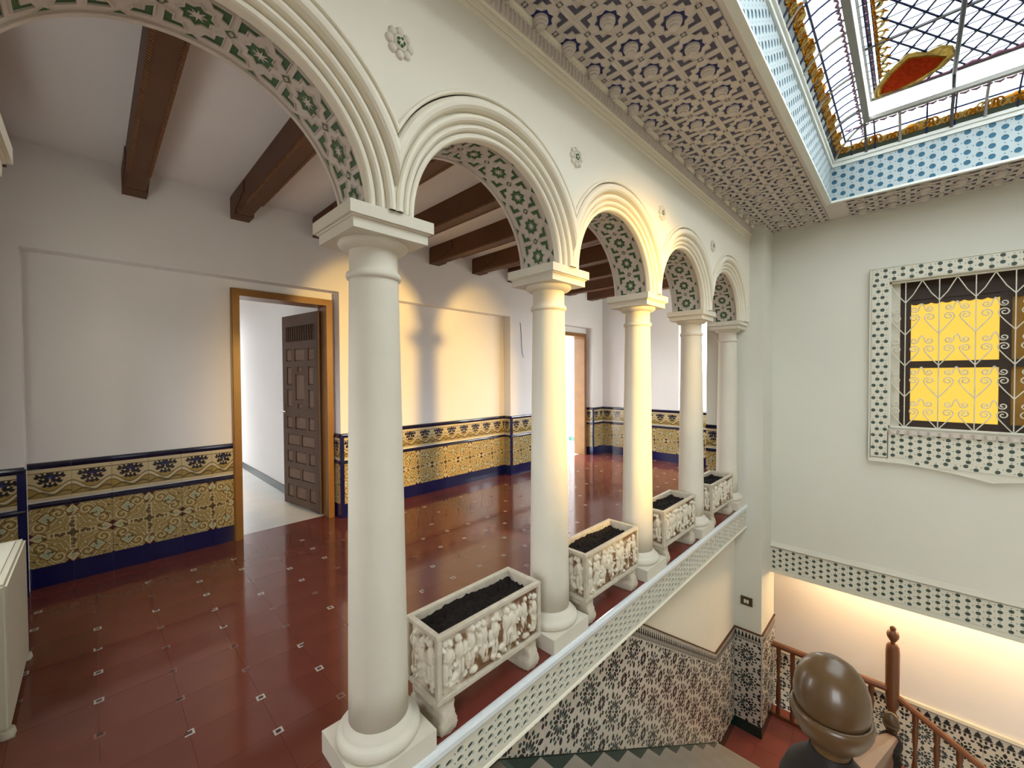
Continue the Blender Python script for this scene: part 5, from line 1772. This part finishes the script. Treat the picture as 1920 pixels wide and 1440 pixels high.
v_me = b.mesh('top_scroll', ['iron_white'])
for y in rods: put('top_scroll', v_me, gr, (0, y, 2.045))

# ================================================================ SMALL THINGS
s = thing('light_switch', 'small bronze light switch with two white rockers on the pier', 'switch', (XB - 0.001, 1.240, -1.035))
b = MB(); b.box(-0.010, 0, -0.056, 0.056, -0.045, 0.045); b.build('plate', 'switch_bronze', s)
for y in (-0.013, 0.013):
    b = MB(); b.box(-0.016, -0.009, y - 0.010, y + 0.010, -0.018, 0.018); b.build('rocker', 'switch_white', s)
h = thing('heater_cabinet', 'beige enamel heater cabinet with louvres at the left edge', 'heater', (-0.245, 2.48, 0))
b = MB(); b.box(-0.22, 0, 0, 0.66, 0.03, 0.60); hb = b.build('body', 'enamel_beige', h)
bm = bmesh.new(); bm.from_mesh(hb.data); bmesh.ops.bevel(bm, geom=bm.edges[:], offset=0.01, segments=3, affect='EDGES'); bm.to_mesh(hb.data); bm.free()
b = MB(); b.box(-0.205, -0.03, 0.04, 0.62, 0.598, 0.6012); b.build('vent_opening', 'grille_dark', h)
lv = MB(); lv.add([(-0.205, 0, 0.601), (-0.03, 0, 0.601), (-0.03, 0.010, 0.608), (-0.205, 0.010, 0.608), (-0.03, 0.013, 0.601), (-0.205, 0.013, 0.601)], [(0, 1, 2, 3), (3, 2, 4, 5)])
lv_me = lv.mesh('louvre', ['enamel_beige'])
for k in range(22): put('louvre', lv_me, h, (0, 0.045 + k * 0.026, 0))
for y in (0.02, 0.64):
    for xf in (-0.012, -0.205):
        b = MB(); b.lathe([(0.022, 0), (0.026, 0.008), (0.022, 0.03)], 12, (xf, y, 0)); b.build('foot', 'enamel_beige', h)
a = thing('air_conditioner', 'white wall unit with dark underside cut by the upper left edge', 'air conditioner', (-0.5, 2.60, 2.36))
b = MB(); b.prism([(0, 0.03), (0.16, 0.03), (0.20, 0.07), (0.205, 0.20), (0.18, 0.27), (0, 0.28)], lambda u, v, h_: (u, h_, v), 0, 0.68); b.build('casing', 'enamel_white', a)
b = MB(); b.prism([(0.01, 0.0), (0.13, 0.0), (0.16, 0.03), (0.01, 0.03)], lambda u, v, h_: (u, h_, v), 0.02, 0.66); b.build('outlet', 'grille_dark', a)
wi = MB(); wi.tube([(4.27, YP - 0.004, 2.15), (4.29, YP - 0.006, 1.98), (4.30, YP - 0.005, 1.80), (4.315, YP - 0.008, 1.69), (4.34, YP - 0.012, 1.66)], 0.0035, 5)
tag(wi.build('loose_wire', 'wire_grey'), 'thin loose wire hanging on the white pier beside the second column', 'wire')

# lamps: a fluorescent tube under the low ceiling and a spotlight on the side wall of the stairwell
tl = thing('tube_lamp', 'warm tube lamp under the low ceiling hidden behind the lintel', 'lamp', (5.52, -0.3, -0.80))
b = MB(); b.box(-0.03, 0.03, -1.25, 1.25, -0.03, 0.0); b.build('housing', 'enamel_white', tl)
b = MB(); b.tube([(0, -1.2, -0.05), (0, 1.2, -0.05)], 0.014, 10); b.build('tube', 'tube_warm', tl)
sl = thing('spotlight', 'warm spotlight on the stairwell wall opposite the arcade', 'lamp', (2.62, -2.9, 2.0))
b = MB(); b.box(-0.05, 0.05, 0, 0.03, -0.05, 0.05); b.tube([(0, 0.02, 0), (0, 0.08, 0)], 0.015, 8); b.build('bracket', 'enamel_white', sl)
b = MB(); b.lathe([(0.04, 0.08), (0.07, 0.10), (0.085, 0.20), (0.088, 0.20), (0.075, 0.10), (0.043, 0.075)], 20, (0, 0, 0), 0, True, 'y'); b.build('shade', 'enamel_white', sl)
lt_ = bpy.data.lights.new('spotlight_bulb', 'SPOT')
lt_.energy = 1000; lt_.color = (1.0, 0.62, 0.16); lt_.spot_size = math.radians(34); lt_.spot_blend = 0.75; lt_.shadow_soft_size = 0.15
lo = bpy.data.objects.new('spotlight_bulb', lt_); COL.objects.link(lo)
lo.parent = sl; lo.location = (0, 0.21, 0)
_d = Vector((2.55, 1.4, 1.45)) - Vector((2.62, -2.69, 2.0))
lo.rotation_euler = _d.to_track_quat('-Z', 'Y').to_euler()
